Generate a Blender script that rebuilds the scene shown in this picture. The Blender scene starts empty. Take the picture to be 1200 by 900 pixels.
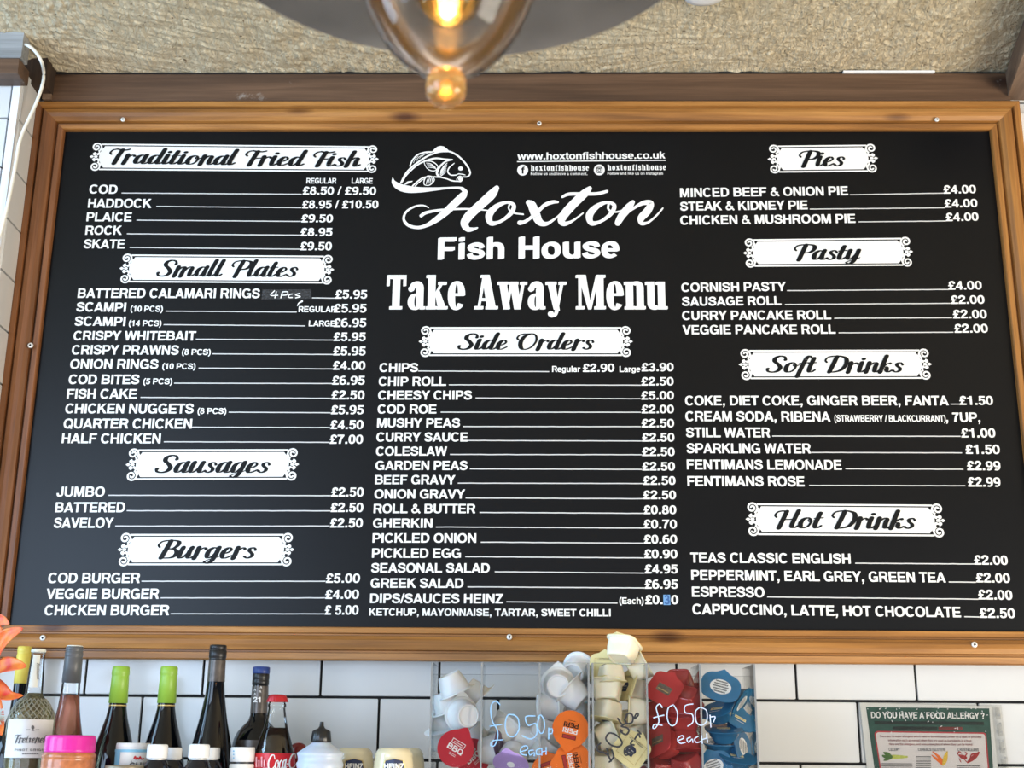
import bpy, math, random
from mathutils import Vector, Matrix, Quaternion, noise
random.seed(7)
S = bpy.context.scene
COL = S.collection
PI = math.pi

# ------------------------------------------------------------------ camera, world, light, exposure
CAMZ = 1.30
F = 1500.0                                  # focal length in pixels of the 1200x900 frame
PITCH, YAW, ROLL = 0.27896158, -0.01797281, 0.00817761
def cam_axes():
    cp, sp, cy, sy = math.cos(PITCH), math.sin(PITCH), math.cos(YAW), math.sin(YAW)
    f = Vector((sy*cp, cy*cp, sp)); r = Vector((cy, -sy, 0)); u = r.cross(f)
    cr, sr = math.cos(ROLL), math.sin(ROLL)
    return cr*r+sr*u, -sr*r+cr*u, f
CR, CU, CF = cam_axes()
CAM = Vector((0, 0, CAMZ))
def un(x, y, Y):
    """point of the plane at distance Y (metres towards the wall) seen at a photo pixel"""
    d = (x-600)/F*CR + (450-y)/F*CU + CF
    return CAM + d*(Y/d.y)
cd = bpy.data.cameras.new('camera'); co = bpy.data.objects.new('camera', cd); COL.objects.link(co)
cd.sensor_width = 36; cd.lens = F/1200*36; cd.clip_start = 0.02
co.matrix_world = Matrix.Translation(CAM) @ Matrix((CR, CU, -CF)).transposed().to_4x4()
cd.dof.use_dof = True; cd.dof.focus_distance = 2.24; cd.dof.aperture_fstop = 14.0
S.camera = co
vs = S.view_settings
vs.view_transform = 'Standard'; vs.look = 'None'; vs.gamma = 1.0; vs.use_curve_mapping = False
vs.exposure = -0.08
w = bpy.data.worlds.new('world'); S.world = w; w.use_nodes = True
bg = w.node_tree.nodes['Background']; bg.inputs[0].default_value = (0.86, 0.92, 1.0, 1); bg.inputs[1].default_value = 0.17
def area(name, loc, target, sx, sy, power, col):
    l = bpy.data.lights.new(name, 'AREA'); l.shape = 'RECTANGLE'; l.size = sx; l.size_y = sy; l.energy = power; l.color = col
    o = bpy.data.objects.new(name, l); COL.objects.link(o); o.location = loc
    o.rotation_euler = (Vector(target)-Vector(loc)).to_track_quat('-Z', 'Y').to_euler()
    return o
area('shop_window_daylight', (-2.15, -0.9, 1.60), (-0.2, 2.24, 1.6), 1.8, 1.8, 86, (0.56, 0.74, 1.0))
area('shop_door_daylight', (3.0, -0.1, 0.50), (0.7, 2.1, 2.5), 1.9, 1.6, 182, (1.0, 0.91, 0.76))
area('front_fill', (0.2, -2.7, 0.62), (0.0, 2.24, 1.4), 4.2, 1.1, 62, (0.97, 0.98, 1.0))  # added low frontal fill that brightens the middle tiles and dispensers
area('side_window_daylight', (-2.7, 1.0, 1.68), (-0.6, 1.9, 1.4), 0.85, 1.7, 58, (0.46, 0.72, 1.0))

# ------------------------------------------------------------------ materials
def newmat(name):
    m = bpy.data.materials.new(name); m.use_nodes = True
    return m, m.node_tree.nodes, m.node_tree.links, m.node_tree.nodes['Principled BSDF']
def pm(name, col, rough=.5, metal=0, spec=.5, trans=0, ior=1.45, coat=0, var=0.0, sc=40, bump=0, emit=None, es=1, sss=0):
    m, n, l, b = newmat(name)
    c = (*col, 1)
    b.inputs['Base Color'].default_value = c; b.inputs['Roughness'].default_value = rough
    b.inputs['Metallic'].default_value = metal; b.inputs['Specular IOR Level'].default_value = spec
    b.inputs['Transmission Weight'].default_value = trans; b.inputs['IOR'].default_value = ior
    b.inputs['Coat Weight'].default_value = coat
    if sss:
        b.inputs['Subsurface Weight'].default_value = sss; b.inputs['Subsurface Scale'].default_value = .004
    if emit:
        b.inputs['Emission Color'].default_value = (*emit, 1); b.inputs['Emission Strength'].default_value = es
    if var or bump:
        tc = n.new('ShaderNodeTexCoord'); t = n.new('ShaderNodeTexNoise'); t.inputs['Scale'].default_value = sc; t.inputs['Detail'].default_value = 5
        l.new(tc.outputs['Object'], t.inputs['Vector'])
        if var:
            r = n.new('ShaderNodeValToRGB'); r.color_ramp.elements[0].position = .3; r.color_ramp.elements[1].position = .7
            r.color_ramp.elements[0].color = (*[v*(1-var) for v in col], 1); r.color_ramp.elements[1].color = (*[min(1, v*(1+var)) for v in col], 1)
            l.new(t.outputs['Fac'], r.inputs[0]); l.new(r.outputs[0], b.inputs['Base Color'])
        if bump:
            bp = n.new('ShaderNodeBump'); bp.inputs['Strength'].default_value = bump; bp.inputs['Distance'].default_value = .002
            l.new(t.outputs['Fac'], bp.inputs['Height']); l.new(bp.outputs[0], b.inputs['Normal'])
    return m
def wood(name, axis, dark, mid, light, rough=.42, knots=True, scale=1.0, dirt=0):
    m, n, l, b = newmat(name)
    tc = n.new('ShaderNodeTexCoord')
    mp = n.new('ShaderNodeMapping'); s = [38*scale]*3; s[axis] = 1.6*scale; mp.inputs['Scale'].default_value = s
    l.new(tc.outputs['Object'], mp.inputs[0])
    t = n.new('ShaderNodeTexNoise'); t.inputs['Scale'].default_value = 1; t.inputs['Detail'].default_value = 6; t.inputs['Distortion'].default_value = .6
    l.new(mp.outputs[0], t.inputs['Vector'])
    r = n.new('ShaderNodeValToRGB'); e = r.color_ramp.elements
    e[0].position = .3; e[0].color = (*dark, 1); e[1].position = .72; e[1].color = (*light, 1)
    x = e.new(.5); x.color = (*mid, 1)
    l.new(t.outputs['Fac'], r.inputs[0]); out = r.outputs[0]
    # fine pores
    mp2 = n.new('ShaderNodeMapping'); s2 = [260]*3; s2[axis] = 9; mp2.inputs['Scale'].default_value = s2
    l.new(tc.outputs['Object'], mp2.inputs[0])
    t2 = n.new('ShaderNodeTexNoise'); t2.inputs['Scale'].default_value = 1; t2.inputs['Detail'].default_value = 3
    l.new(mp2.outputs[0], t2.inputs['Vector'])
    mx = n.new('ShaderNodeMix'); mx.data_type = 'RGBA'; mx.blend_type = 'MULTIPLY'; mx.inputs[0].default_value = .35
    rr = n.new('ShaderNodeValToRGB'); rr.color_ramp.elements[0].position = .35; rr.color_ramp.elements[1].position = .6
    rr.color_ramp.elements[0].color = (.45, .4, .35, 1)
    l.new(t2.outputs['Fac'], rr.inputs[0]); l.new(out, mx.inputs[6]); l.new(rr.outputs[0], mx.inputs[7]); out = mx.outputs[2]
    if knots:
        mp3 = n.new('ShaderNodeMapping'); s3 = [11.0]*3; s3[axis] = 4.6; mp3.inputs['Scale'].default_value = s3
        l.new(tc.outputs['Object'], mp3.inputs[0])
        v = n.new('ShaderNodeTexVoronoi'); v.inputs['Scale'].default_value = 1; v.inputs['Randomness'].default_value = 1
        l.new(mp3.outputs[0], v.inputs['Vector'])
        kr = n.new('ShaderNodeValToRGB'); kr.color_ramp.elements[0].position = .06; kr.color_ramp.elements[1].position = .17
        kr.color_ramp.elements[0].color = (.22, .13, .09, 1); kr.color_ramp.elements[1].color = (1, 1, 1, 1)
        l.new(v.outputs['Distance'], kr.inputs[0])
        mk = n.new('ShaderNodeMix'); mk.data_type = 'RGBA'; mk.blend_type = 'MULTIPLY'; mk.inputs[0].default_value = .9
        l.new(out, mk.inputs[6]); l.new(kr.outputs[0], mk.inputs[7]); out = mk.outputs[2]
    if dirt:
        t4 = n.new('ShaderNodeTexNoise'); t4.inputs['Scale'].default_value = 9; t4.inputs['Detail'].default_value = 8; t4.inputs['Roughness'].default_value = .75
        l.new(tc.outputs['Object'], t4.inputs['Vector'])
        r4 = n.new('ShaderNodeValToRGB'); r4.color_ramp.elements[0].position = .62; r4.color_ramp.elements[1].position = .72
        r4.color_ramp.elements[0].color = (0, 0, 0, 1); r4.color_ramp.elements[1].color = (dirt, dirt, dirt, 1)
        l.new(t4.outputs['Fac'], r4.inputs[0])
        md = n.new('ShaderNodeMix'); md.data_type = 'RGBA'; md.inputs[7].default_value = (.5, .47, .42, 1)
        l.new(r4.outputs[0], md.inputs[0]); l.new(out, md.inputs[6]); out = md.outputs[2]
    l.new(out, b.inputs['Base Color']); b.inputs['Roughness'].default_value = rough
    bp = n.new('ShaderNodeBump'); bp.inputs['Strength'].default_value = .15; bp.inputs['Distance'].default_value = .001
    l.new(t2.outputs['Fac'], bp.inputs['Height']); l.new(bp.outputs[0], b.inputs['Normal'])
    return m
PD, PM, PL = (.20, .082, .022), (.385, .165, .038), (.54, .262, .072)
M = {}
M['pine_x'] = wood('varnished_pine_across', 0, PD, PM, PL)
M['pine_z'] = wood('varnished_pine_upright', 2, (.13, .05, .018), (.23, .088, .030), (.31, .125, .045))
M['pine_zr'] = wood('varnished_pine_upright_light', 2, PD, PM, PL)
M['beam'] = wood('stained_beam', 0, (.055, .029, .016), (.105, .056, .030), (.155, .085, .047), .5, True, .8, .55)
M['post'] = wood('weathered_post', 1, (.085, .05, .03), (.17, .105, .065), (.27, .18, .115), .6, False, .8, .3)
M['recess_shade'] = wood('recess_shade_wood', 2, (.02, .012, .008), (.045, .026, .016), (.09, .05, .03), .7, False, 1, .15)
M['grey_timber'] = wood('grey_painted_timber', 0, (.20, .21, .215), (.30, .31, .315), (.40, .41, .41), .6, False, .6, .4)
M['black_gap'] = pm('joint_black', (.012, .011, .011), .9, var=.4)  # flat black for the strip above the rail
M['board'] = pm('satin_black_panel', (.0022, .0030, .0045), .33, spec=.30, var=.12, sc=6)
M['vinyl'] = pm('white_vinyl', (.84, .84, .82), .5, var=.02)
M['vinyl_grey'] = pm('grey_vinyl', (.62, .62, .62), .5, var=.02)
M['ink'] = pm('black_vinyl', (.005, .006, .007), .5, spec=.2, var=.05)
M['tape'] = pm('black_tape', (.03, .031, .034), .25, var=.5, sc=300, bump=.5)
M['bluepatch'] = pm('blue_sticker', (.16, .34, .62), .5, var=.05)
M['bluedark'] = pm('blue_pen_ink', (.04, .12, .32), .5, var=.05)
M['screw'] = pm('zinc_screw', (.80, .78, .74), .35, metal=.35, var=.1)
M['hole'] = pm('screw_recess', (.02, .02, .02), .8, var=.1)
M['grout'] = pm('black_grout', (.012, .012, .012), .9, var=.3)
M['steel'] = pm('brushed_steel', (.58, .51, .44), .2, metal=1, var=.22, sc=18)
M['white_plastic'] = pm('white_plastic', (.80, .80, .80), .35, var=.03)
M['cable'] = pm('cream_cable', (.80, .78, .70), .45, var=.04)

def tile_mat():
    m, n, l, b = newmat('glazed_white_tile')
    tc = n.new('ShaderNodeTexCoord'); t = n.new('ShaderNodeTexNoise'); t.inputs['Scale'].default_value = 7; t.inputs['Detail'].default_value = 2
    l.new(tc.outputs['Object'], t.inputs['Vector'])
    r = n.new('ShaderNodeValToRGB'); r.color_ramp.elements[0].color = (.62, .625, .625, 1); r.color_ramp.elements[1].color = (.69, .69, .68, 1)
    l.new(t.outputs['Fac'], r.inputs[0]); l.new(r.outputs[0], b.inputs['Base Color'])
    b.inputs['Roughness'].default_value = .13
    bp = n.new('ShaderNodeBump'); bp.inputs['Strength'].default_value = .12; bp.inputs['Distance'].default_value = .004
    l.new(t.outputs['Fac'], bp.inputs['Height']); l.new(bp.outputs[0], b.inputs['Normal'])
    return m
M['tile'] = tile_mat()
def stucco_mat():
    m, n, l, b = newmat('rough_cream_plaster')
    tc = n.new('ShaderNodeTexCoord')
    t0 = n.new('ShaderNodeTexNoise'); t0.inputs['Scale'].default_value = 2.2; t0.inputs['Detail'].default_value = 4
    l.new(tc.outputs['Object'], t0.inputs['Vector'])
    r = n.new('ShaderNodeValToRGB'); r.color_ramp.elements[0].position = .3; r.color_ramp.elements[1].position = .7
    r.color_ramp.elements[0].color = (.76, .64, .43, 1); r.color_ramp.elements[1].color = (.88, .75, .52, 1)
    l.new(t0.outputs['Fac'], r.inputs[0])
    mp = n.new('ShaderNodeMapping'); mp.inputs['Rotation'].default_value = (0, 0, .9); mp.inputs['Scale'].default_value = (95, 38, 50)
    l.new(tc.outputs['Object'], mp.inputs[0])
    t1 = n.new('ShaderNodeTexNoise'); t1.inputs['Scale'].default_value = 1; t1.inputs['Detail'].default_value = 6; t1.inputs['Roughness'].default_value = .65; t1.inputs['Distortion'].default_value = .8
    l.new(mp.outputs[0], t1.inputs['Vector'])
    # small dark specks in the plaster colour
    v = n.new('ShaderNodeTexNoise'); v.inputs['Scale'].default_value = 120; v.inputs['Detail'].default_value = 4
    l.new(tc.outputs['Object'], v.inputs['Vector'])
    vr = n.new('ShaderNodeValToRGB'); vr.color_ramp.elements[0].position = .27; vr.color_ramp.elements[1].position = .36
    vr.color_ramp.elements[0].color = (.3, .25, .2, 1)
    l.new(v.outputs['Fac'], vr.inputs[0])
    mx = n.new('ShaderNodeMix'); mx.data_type = 'RGBA'; mx.blend_type = 'MULTIPLY'; mx.inputs[0].default_value = 1
    l.new(r.outputs[0], mx.inputs[6]); l.new(vr.outputs[0], mx.inputs[7]); l.new(mx.outputs[2], b.inputs['Base Color'])
    b.inputs['Roughness'].default_value = .85; b.inputs['Specular IOR Level'].default_value = .25
    bp = n.new('ShaderNodeBump'); bp.inputs['Strength'].default_value = 1.0; bp.inputs['Distance'].default_value = .02
    l.new(t1.outputs['Fac'], bp.inputs['Height']); l.new(bp.outputs[0], b.inputs['Normal'])
    return m
M['stucco'] = stucco_mat()
def acrylic_mat(name, tint, gl=.12):
    m, n, l, b = newmat(name); out = n['Material Output']
    tr = n.new('ShaderNodeBsdfTransparent'); tr.inputs[0].default_value = (*tint, 1)
    g = n.new('ShaderNodeBsdfGlossy'); g.inputs['Roughness'].default_value = .06
    fr = n.new('ShaderNodeFresnel'); fr.inputs[0].default_value = 1.28
    tc = n.new('ShaderNodeTexCoord'); t = n.new('ShaderNodeTexNoise'); t.inputs['Scale'].default_value = 90; t.inputs['Detail'].default_value = 8
    l.new(tc.outputs['Object'], t.inputs['Vector'])
    mth = n.new('ShaderNodeMath'); mth.operation = 'MULTIPLY_ADD'; mth.inputs[1].default_value = .012; l.new(t.outputs['Fac'], mth.inputs[0]); l.new(fr.outputs[0], mth.inputs[2])
    mx = n.new('ShaderNodeMixShader'); l.new(mth.outputs[0], mx.inputs[0]); l.new(tr.outputs[0], mx.inputs[1]); l.new(g.outputs[0], mx.inputs[2])
    l.new(mx.outputs[0], out.inputs[0]); n.remove(b)
    return m
M['acrylic'] = acrylic_mat('clear_acrylic_sheet', (.975, .975, .97))
M['acrylic_edge'] = pm('cut_acrylic_edge', (.42, .43, .43), .15, trans=.5, var=.1)
M['pocket'] = acrylic_mat('plastic_pocket', (.93, .93, .92))
M['thin_glass'] = acrylic_mat('thin_clear_glass', (.97, .97, .96))
M['glass'] = pm('clear_glass', (1, 1, 1), .02, trans=1, ior=1.45, var=.001)
M['darkbottle'] = pm('dark_wine_bottle_glass', (.002, .003, .005), .05, spec=.5, var=.2)

# ------------------------------------------------------------------ mesh helper
class MB:
    def __init__(s): s.v = []; s.f = []; s.m = []; s.sm = []
    def face(s, pts, m=0, sm=False):
        i = len(s.v); s.v += [tuple(p) for p in pts]; s.f.append(tuple(range(i, i+len(pts)))); s.m.append(m); s.sm.append(sm)
    def flat(s, pts, m=0, i=0):
        """a printed patch: always faces the room, overlapping strokes staggered by microns"""
        pts = [Vector(p) for p in pts]; nz = Vector((0, 0, 0))
        for k in range(len(pts)): nz += pts[k-1].cross(pts[k])
        c = pts[0]-CAM
        if nz.dot(c) > 0: pts = pts[::-1]
        d = Vector((0, -3.5e-6*(i % 170), 0))
        s.face([p+d for p in pts], m)
    def grid(s, rows, m=0, sm=True, cu=False, cv=False):
        i = len(s.v); nr, nc = len(rows), len(rows[0])
        for r in rows: s.v += [tuple(p) for p in r]
        for a in range(nr if cu else nr-1):
            for b in range(nc if cv else nc-1):
                a2, b2 = (a+1) % nr, (b+1) % nc
                s.f.append((i+a*nc+b, i+a*nc+b2, i+a2*nc+b2, i+a2*nc+b)); s.m.append(m); s.sm.append(sm)
    def box(s, a, b, m=0, bev=0):
        x0, y0, z0 = [min(p, q) for p, q in zip(a, b)]; x1, y1, z1 = [max(p, q) for p, q in zip(a, b)]
        if bev:
            e = bev
            def ring(x, y, z, inset): return [(x[0]+inset, y[0]+inset, z), (x[1]-inset, y[0]+inset, z), (x[1]-inset, y[1]-inset, z), (x[0]+inset, y[1]-inset, z)]
            X, Y = (x0, x1), (y0, y1)
            rows = [ring(X, Y, z0, e), ring(X, Y, z0+e, 0), ring(X, Y, z1-e, 0), ring(X, Y, z1, e)]
            s.grid(rows, m, False, False, True); s.face(rows[0][::-1], m); s.face(rows[-1], m); return
        c = [(x0,y0,z0),(x1,y0,z0),(x1,y1,z0),(x0,y1,z0),(x0,y0,z1),(x1,y0,z1),(x1,y1,z1),(x0,y1,z1)]
        i = len(s.v); s.v += c
        for f in ((0,3,2,1),(4,5,6,7),(0,1,5,4),(1,2,6,5),(2,3,7,6),(3,0,4,7)):
            s.f.append(tuple(i+k for k in f)); s.m.append(m); s.sm.append(False)
    def lathe(s, prof, n=40, c=(0,0,0), m=0, sm=True, seg=None):
        rows = []
        for r, z in prof: rows.append([(c[0]+r*math.cos(2*PI*k/n), c[1]+r*math.sin(2*PI*k/n), c[2]+z) for k in range(n)])
        s.grid(rows, m, sm, False, True)
        if prof[0][0] > 1e-5: s.face(rows[0][::-1], m)
        if prof[-1][0] > 1e-5: s.face(rows[-1], m)
    def tube(s, pts, rad, n=10, m=0):
        pts = [Vector(p) for p in pts]; rows = []; up = Vector((0, 0, 1))
        for i, p in enumerate(pts):
            t = (pts[min(i+1, len(pts)-1)]-pts[max(i-1, 0)]).normalized()
            a = t.cross(up)
            if a.length < 1e-3: a = t.cross(Vector((1, 0, 0)))
            a.normalize(); b = t.cross(a); r = rad[i] if isinstance(rad, (list, tuple)) else rad
            rows.append([p+a*r*math.cos(2*PI*k/n)+b*r*math.sin(2*PI*k/n) for k in range(n)])
        s.grid(rows, m, True, False, True); s.face(rows[0][::-1], m); s.face(rows[-1], m)
    def build(s, name, mats, parent=None, local=False):
        me = bpy.data.meshes.new(name)
        v = s.v
        if parent is not None and not local:
            o = world_loc(parent); v = [(p[0]-o.x, p[1]-o.y, p[2]-o.z) for p in v]
        me.from_pydata(v, [], s.f)
        for mt in (mats if isinstance(mats, (list, tuple)) else [mats]): me.materials.append(M[mt] if isinstance(mt, str) else mt)
        me.polygons.foreach_set('material_index', s.m); me.polygons.foreach_set('use_smooth', s.sm)
        me.update()
        ob = bpy.data.objects.new(name, me); COL.objects.link(ob)
        if parent is not None: ob.parent = parent
        return ob
def world_loc(o):
    p = Vector(o.location)
    while o.parent: o = o.parent; p = p+Vector(o.location)
    return p
def tag(o, label=None, cat=None, group=None, kind=None):
    for k, v in (('label', label), ('category', cat), ('group', group), ('kind', kind)):
        if v: o[k] = v
    return o
def thing(name, loc, label, cat, group=None):
    o = bpy.data.objects.new(name, None); COL.objects.link(o); o.location = loc; o.empty_display_size = .05
    return tag(o, label, cat, group)
def copy_tree(o, parent=None):
    c = o.copy(); COL.objects.link(c)
    if parent is not None: c.parent = parent
    for ch in list(o.children): copy_tree(ch, c)
    return c
def catmull(pts, n=8, closed=False):
    out = []; N = len(pts)
    rng = N if closed else N-1
    for i in range(rng):
        if closed: p = [pts[(i+k-1) % N] for k in range(4)]
        else: p = [pts[max(i-1, 0)], pts[i], pts[i+1], pts[min(i+2, N-1)]]
        for k in range(n):
            t = k/n
            out.append(tuple(.5*(2*b+(c-a)*t+(2*a-5*b+4*c-d)*t*t+(-a+3*b-3*c+d)*t*t*t) for a, b, c, d in zip(*p)))
    if not closed: out.append(tuple(pts[-1]))
    return out

# ------------------------------------------------------------------ lettering: every glyph is drawn here
def strip(pts, wid, closed=False, caps=False):
    """quads along a 2-D centre line; wid: list of widths"""
    n = len(pts); L = []; R = []; out = []
    for i in range(n):
        a = pts[(i-1) % n] if closed else pts[max(i-1, 0)]; b = pts[(i+1) % n] if closed else pts[min(i+1, n-1)]
        dx, dy = b[0]-a[0], b[1]-a[1]; d = math.hypot(dx, dy) or 1
        nx, ny = -dy/d*wid[i]/2, dx/d*wid[i]/2
        L.append((pts[i][0]+nx, pts[i][1]+ny)); R.append((pts[i][0]-nx, pts[i][1]-ny))
    for i in range(n if closed else n-1):
        j = (i+1) % n; out.append([R[i], R[j], L[j], L[i]])
    if caps:
        for i in (0, n-1): out.append(disc(pts[i][0], pts[i][1], wid[i]/2, wid[i]/2, 10))
    return out
def disc(x, y, rx, ry, n=14): return [(x+rx*math.cos(2*PI*k/n), y+ry*math.sin(2*PI*k/n)) for k in range(n)]
def ring(cx, cy, rx, ry, a0, a1, V, H, n=14, e=2.25):
    out = []; prev = None
    n = max(4, int(n*abs(a1-a0)/180))
    for k in range(n+1):
        a = math.radians(a0+(a1-a0)*k/n); c, s = math.cos(a), math.sin(a)
        pc, ps = math.copysign(abs(c)**(2/e), c), math.copysign(abs(s)**(2/e), s)
        q = ((cx+rx*pc, cy+ry*ps), (cx+(rx-V)*pc, cy+(ry-H)*ps))
        if prev: out.append([prev[1], prev[0], q[0], q[1]])
        prev = q
    return out
def bx(x0, y0, x1, y1): return [[(x0, y0), (x1, y0), (x1, y1), (x0, y1)]]
def pg(*p): return [list(p)]
def mir(polys, c): return [[(2*c-x, y) for x, y in reversed(p)] for p in polys]
def rot(polys, cx, cy): return [[(2*cx-x, 2*cy-y) for x, y in p] for p in polys]
def sp(pts, wd, n=5, closed=False): q = catmull(pts, n, closed); return strip(q, [wd]*len(q), closed)
V, H = .195, .165
SANS = {}
def g(ch, adv, *polys): SANS[ch] = (adv, sum(polys, []))
lg = pg((.01,0),(.22,0),(.61,1),(.40,1))
g('A', 1.0, lg, mir(lg, .5), bx(.27,.2,.73,.36))
st = bx(.08,0,.275,1)
g('B', 1.0, st, bx(.08,.845,.58,1), bx(.08,.43,.6,.585), bx(.08,0,.6,.16), ring(.56,.715,.335,.285,-90,90,V,.155), ring(.58,.295,.365,.295,-90,90,V,.16))
g('C', 1.0, ring(.515,.5,.465,.515,40,320,V,H))
g('D', 1.0, st, bx(.08,.835,.5,1), bx(.08,0,.5,.165), ring(.48,.5,.465,.5,-90,90,V,H))
g('E', .93, st, bx(.08,.835,.85,1), bx(.08,.425,.80,.58), bx(.08,0,.87,.165))
g('F', .85, st, bx(.08,.835,.81,1), bx(.08,.405,.74,.565))
g('G', 1.08, ring(.53,.5,.48,.515,38,322,V,H), bx(.56,.375,.985,.53), bx(.81,.02,.985,.4))
g('H', 1.0, st, bx(.725,0,.92,1), bx(.2,.42,.8,.585))
g('I', .387, bx(.095,0,.295,1))
g('J', .77, bx(.50,.3,.695,1), ring(.365,.3,.33,.315,180,360,V,H), bx(.035,.28,.22,.36))
g('K', 1.0, st, pg((.27,.33),(.27,.585),(.68,1),(.94,1)), pg((.41,.47),(.55,.62),(1.0,0),(.755,0)))
g('L', .85, st, bx(.08,0,.82,.17))
md = pg((.08,1),(.355,1),(.655,0),(.505,0))
g('M', 1.16, bx(.08,0,.265,1), bx(.895,0,1.08,1), [list(reversed(md[0]))], mir([list(reversed(md[0]))], .58))
g('N', 1.0, bx(.08,0,.265,1), bx(.735,0,.92,1), pg((.72,0),(.92,0),(.29,1),(.08,1)))
g('O', 1.08, ring(.54,.5,.49,.515,0,360,V,H))
g('P', .93, st, bx(.08,.84,.55,1), bx(.08,.355,.55,.51), ring(.535,.678,.36,.322,-90,90,V,.155))
g('Q', 1.08, SANS['O'][1], pg((.56,.25),(.88,-.08),(1.0,.03),(.68,.35)))
g('R', 1.0, st, bx(.08,.84,.58,1), bx(.08,.40,.58,.555), ring(.57,.70,.36,.30,-90,90,V,.155), pg((.53,.45),(.74,0),(.96,0),(.76,.5)))
spt = [(.79,.68),(.72,.85),(.465,.925),(.205,.85),(.165,.71),(.27,.59),(.48,.515),(.72,.43),(.80,.285),(.71,.14),(.465,.075),(.20,.15),(.125,.33)]
g('S', .93, sp(spt, .18))
g('T', .85, bx(.02,.83,.83,1), bx(.327,0,.523,.9))
g('U', 1.0, bx(.08,.36,.275,1), bx(.725,.36,.92,1), ring(.5,.37,.42,.385,180,360,V,H))
vl = pg((.36,0),(.57,0),(.22,1),(.005,1))
g('V', .93, vl, mir(vl, .465))
wl = pg((.24,0),(.44,0),(.215,1),(.01,1)); wm = pg((.24,0),(.43,0),(.75,1),(.565,1))
g('W', 1.315, wl, wm, mir(wl, .6575), mir(wm, .6575))
xl_ = pg((.01,0),(.25,0),(.92,1),(.68,1))
g('X', .93, xl_, mir(xl_, .465))
yl = pg((.365,.36),(.57,.42),(.235,1),(.0,1))
g('Y', .93, yl, mir(yl, .465), bx(.367,0,.563,.44))
g('Z', .85, bx(.05,.835,.81,1), bx(.03,0,.82,.165), pg((.03,.13),(.28,.13),(.81,.87),(.56,.87)))
g('0', .774, ring(.387,.49,.345,.505,0,360,.185,.15))
g('1', .774, bx(.34,0,.53,.985), bx(.09,.69,.36,.82))
g('2', .774, sp([(.145,.66),(.19,.85),(.39,.915),(.60,.83),(.61,.66),(.48,.48),(.28,.32),(.14,.10)], .185), bx(.05,0,.72,.165))
g('3', .774, ring(.38,.725,.30,.27,-80,170,.18,.14), ring(.385,.28,.34,.295,-170,82,.185,.145), bx(.29,.44,.46,.575))
g('4', .774, bx(.44,0,.62,.985), bx(.03,.215,.73,.365), pg((.03,.34),(.2,.34),(.5,.78),(.46,.985)))
g('5', .774, bx(.13,.825,.69,.985), pg((.09,.45),(.27,.45),(.31,.9),(.15,.9)), ring(.375,.325,.345,.34,-165,140,.185,.145))
six = ring(.39,.315,.345,.33,0,360,.185,.14)+ring(.43,.49,.385,.505,60,200,.185,.15)
g('6', .774, six)
g('7', .774, bx(.05,.815,.72,.985), sp([(.62,.88),(.45,.62),(.34,.32),(.30,0)], .195))
g('8', .774, ring(.387,.73,.29,.265,0,360,.18,.135), ring(.387,.28,.34,.295,0,360,.185,.14))
g('9', .774, rot(six, .387, .49))
g('£', .774, sp([(.66,.68),(.60,.85),(.43,.915),(.26,.84),(.235,.66),(.30,.48),(.285,.25),(.14,.09)], .18), bx(.05,0,.73,.16), bx(.05,.41,.55,.53))
g('.', .387, bx(.095,0,.295,.20)); g(',', .387, bx(.095,0,.295,.2), pg((.2,.02),(.295,.02),(.2,-.2),(.1,-.2)))
g('/', .387, pg((-.02,-.02),(.12,-.02),(.41,1.02),(.27,1.02)))
g('(', .46, sp([(.40,1.03),(.21,.77),(.15,.4),(.21,.03),(.40,-.22)], .16)); g(')', .46, mir(SANS['('][1], .23))
g('&', 1.0, sp([(.96,.0),(.6,.40),(.33,.68),(.30,.84),(.42,.93),(.55,.85),(.53,.71),(.36,.57),(.16,.42),(.13,.24),(.26,.09),(.46,.08),(.67,.2),(.80,.46)], .155))
g(':', .387, bx(.095,0,.295,.2), bx(.095,.5,.295,.7)); g('?', .85, sp([(.15,.68),(.2,.86),(.42,.92),(.63,.82),(.62,.64),(.46,.48),(.42,.28)], .18), bx(.32,0,.52,.19)); g(' ', .387)
XH = .735; v, h = .185, .14
g('a', .774, sp([(.13,.51),(.2,.63),(.37,.665),(.55,.6),(.575,.45)], .15), bx(.485,0,.67,.5), ring(.33,.21,.285,.225,0,360,.165,.12), bx(.55,0,.72,.1))
bstem = bx(.08,0,.265,1)
bowl = ring(.43,.365,.36,.378,0,360,v,h)
g('b', .85, bstem, bowl); g('d', .85, bx(.585,0,.77,1), ring(.42,.365,.36,.378,0,360,v,h))
g('c', .774, ring(.40,.365,.355,.378,42,318,v,h))
g('e', .774, ring(.395,.365,.355,.378,0,312,v,h), bx(.12,.30,.75,.415))
g('f', .464, bx(.12,0,.305,.75), bx(0,.6,.44,.735), ring(.40,.74,.28,.265,90,180,v,h), bx(.38,.865,.46,1.0))
g('g', .85, ring(.42,.375,.36,.368,0,360,v,h), bx(.585,.02,.77,.735), ring(.41,.03,.36,.245,190,360,v,h))
g('h', .85, bstem, ring(.425,.44,.345,.305,0,180,v,h), bx(.585,0,.77,.45))
g('i', .387, bx(.095,0,.28,.735), bx(.095,.83,.28,1)); g('l', .387, bx(.095,0,.28,1))
g('k', .774, bstem, pg((.25,.2),(.25,.42),(.5,.735),(.72,.735)), pg((.36,.37),(.47,.5),(.76,0),(.55,0)))
ms = bx(.08,0,.265,.735)
g('m', 1.238, ms, ring(.37,.44,.29,.305,0,180,v,h), bx(.475,0,.66,.45), ring(.765,.44,.29,.305,0,180,v,h), bx(.87,0,1.055+.0,.45))
g('n', .85, ms, ring(.425,.44,.345,.305,0,180,v,h), bx(.585,0,.77,.45))
g('o', .85, ring(.425,.365,.385,.378,0,360,v,h)); g('p', .85, bx(.08,-.27,.265,.735), bowl)
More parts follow.
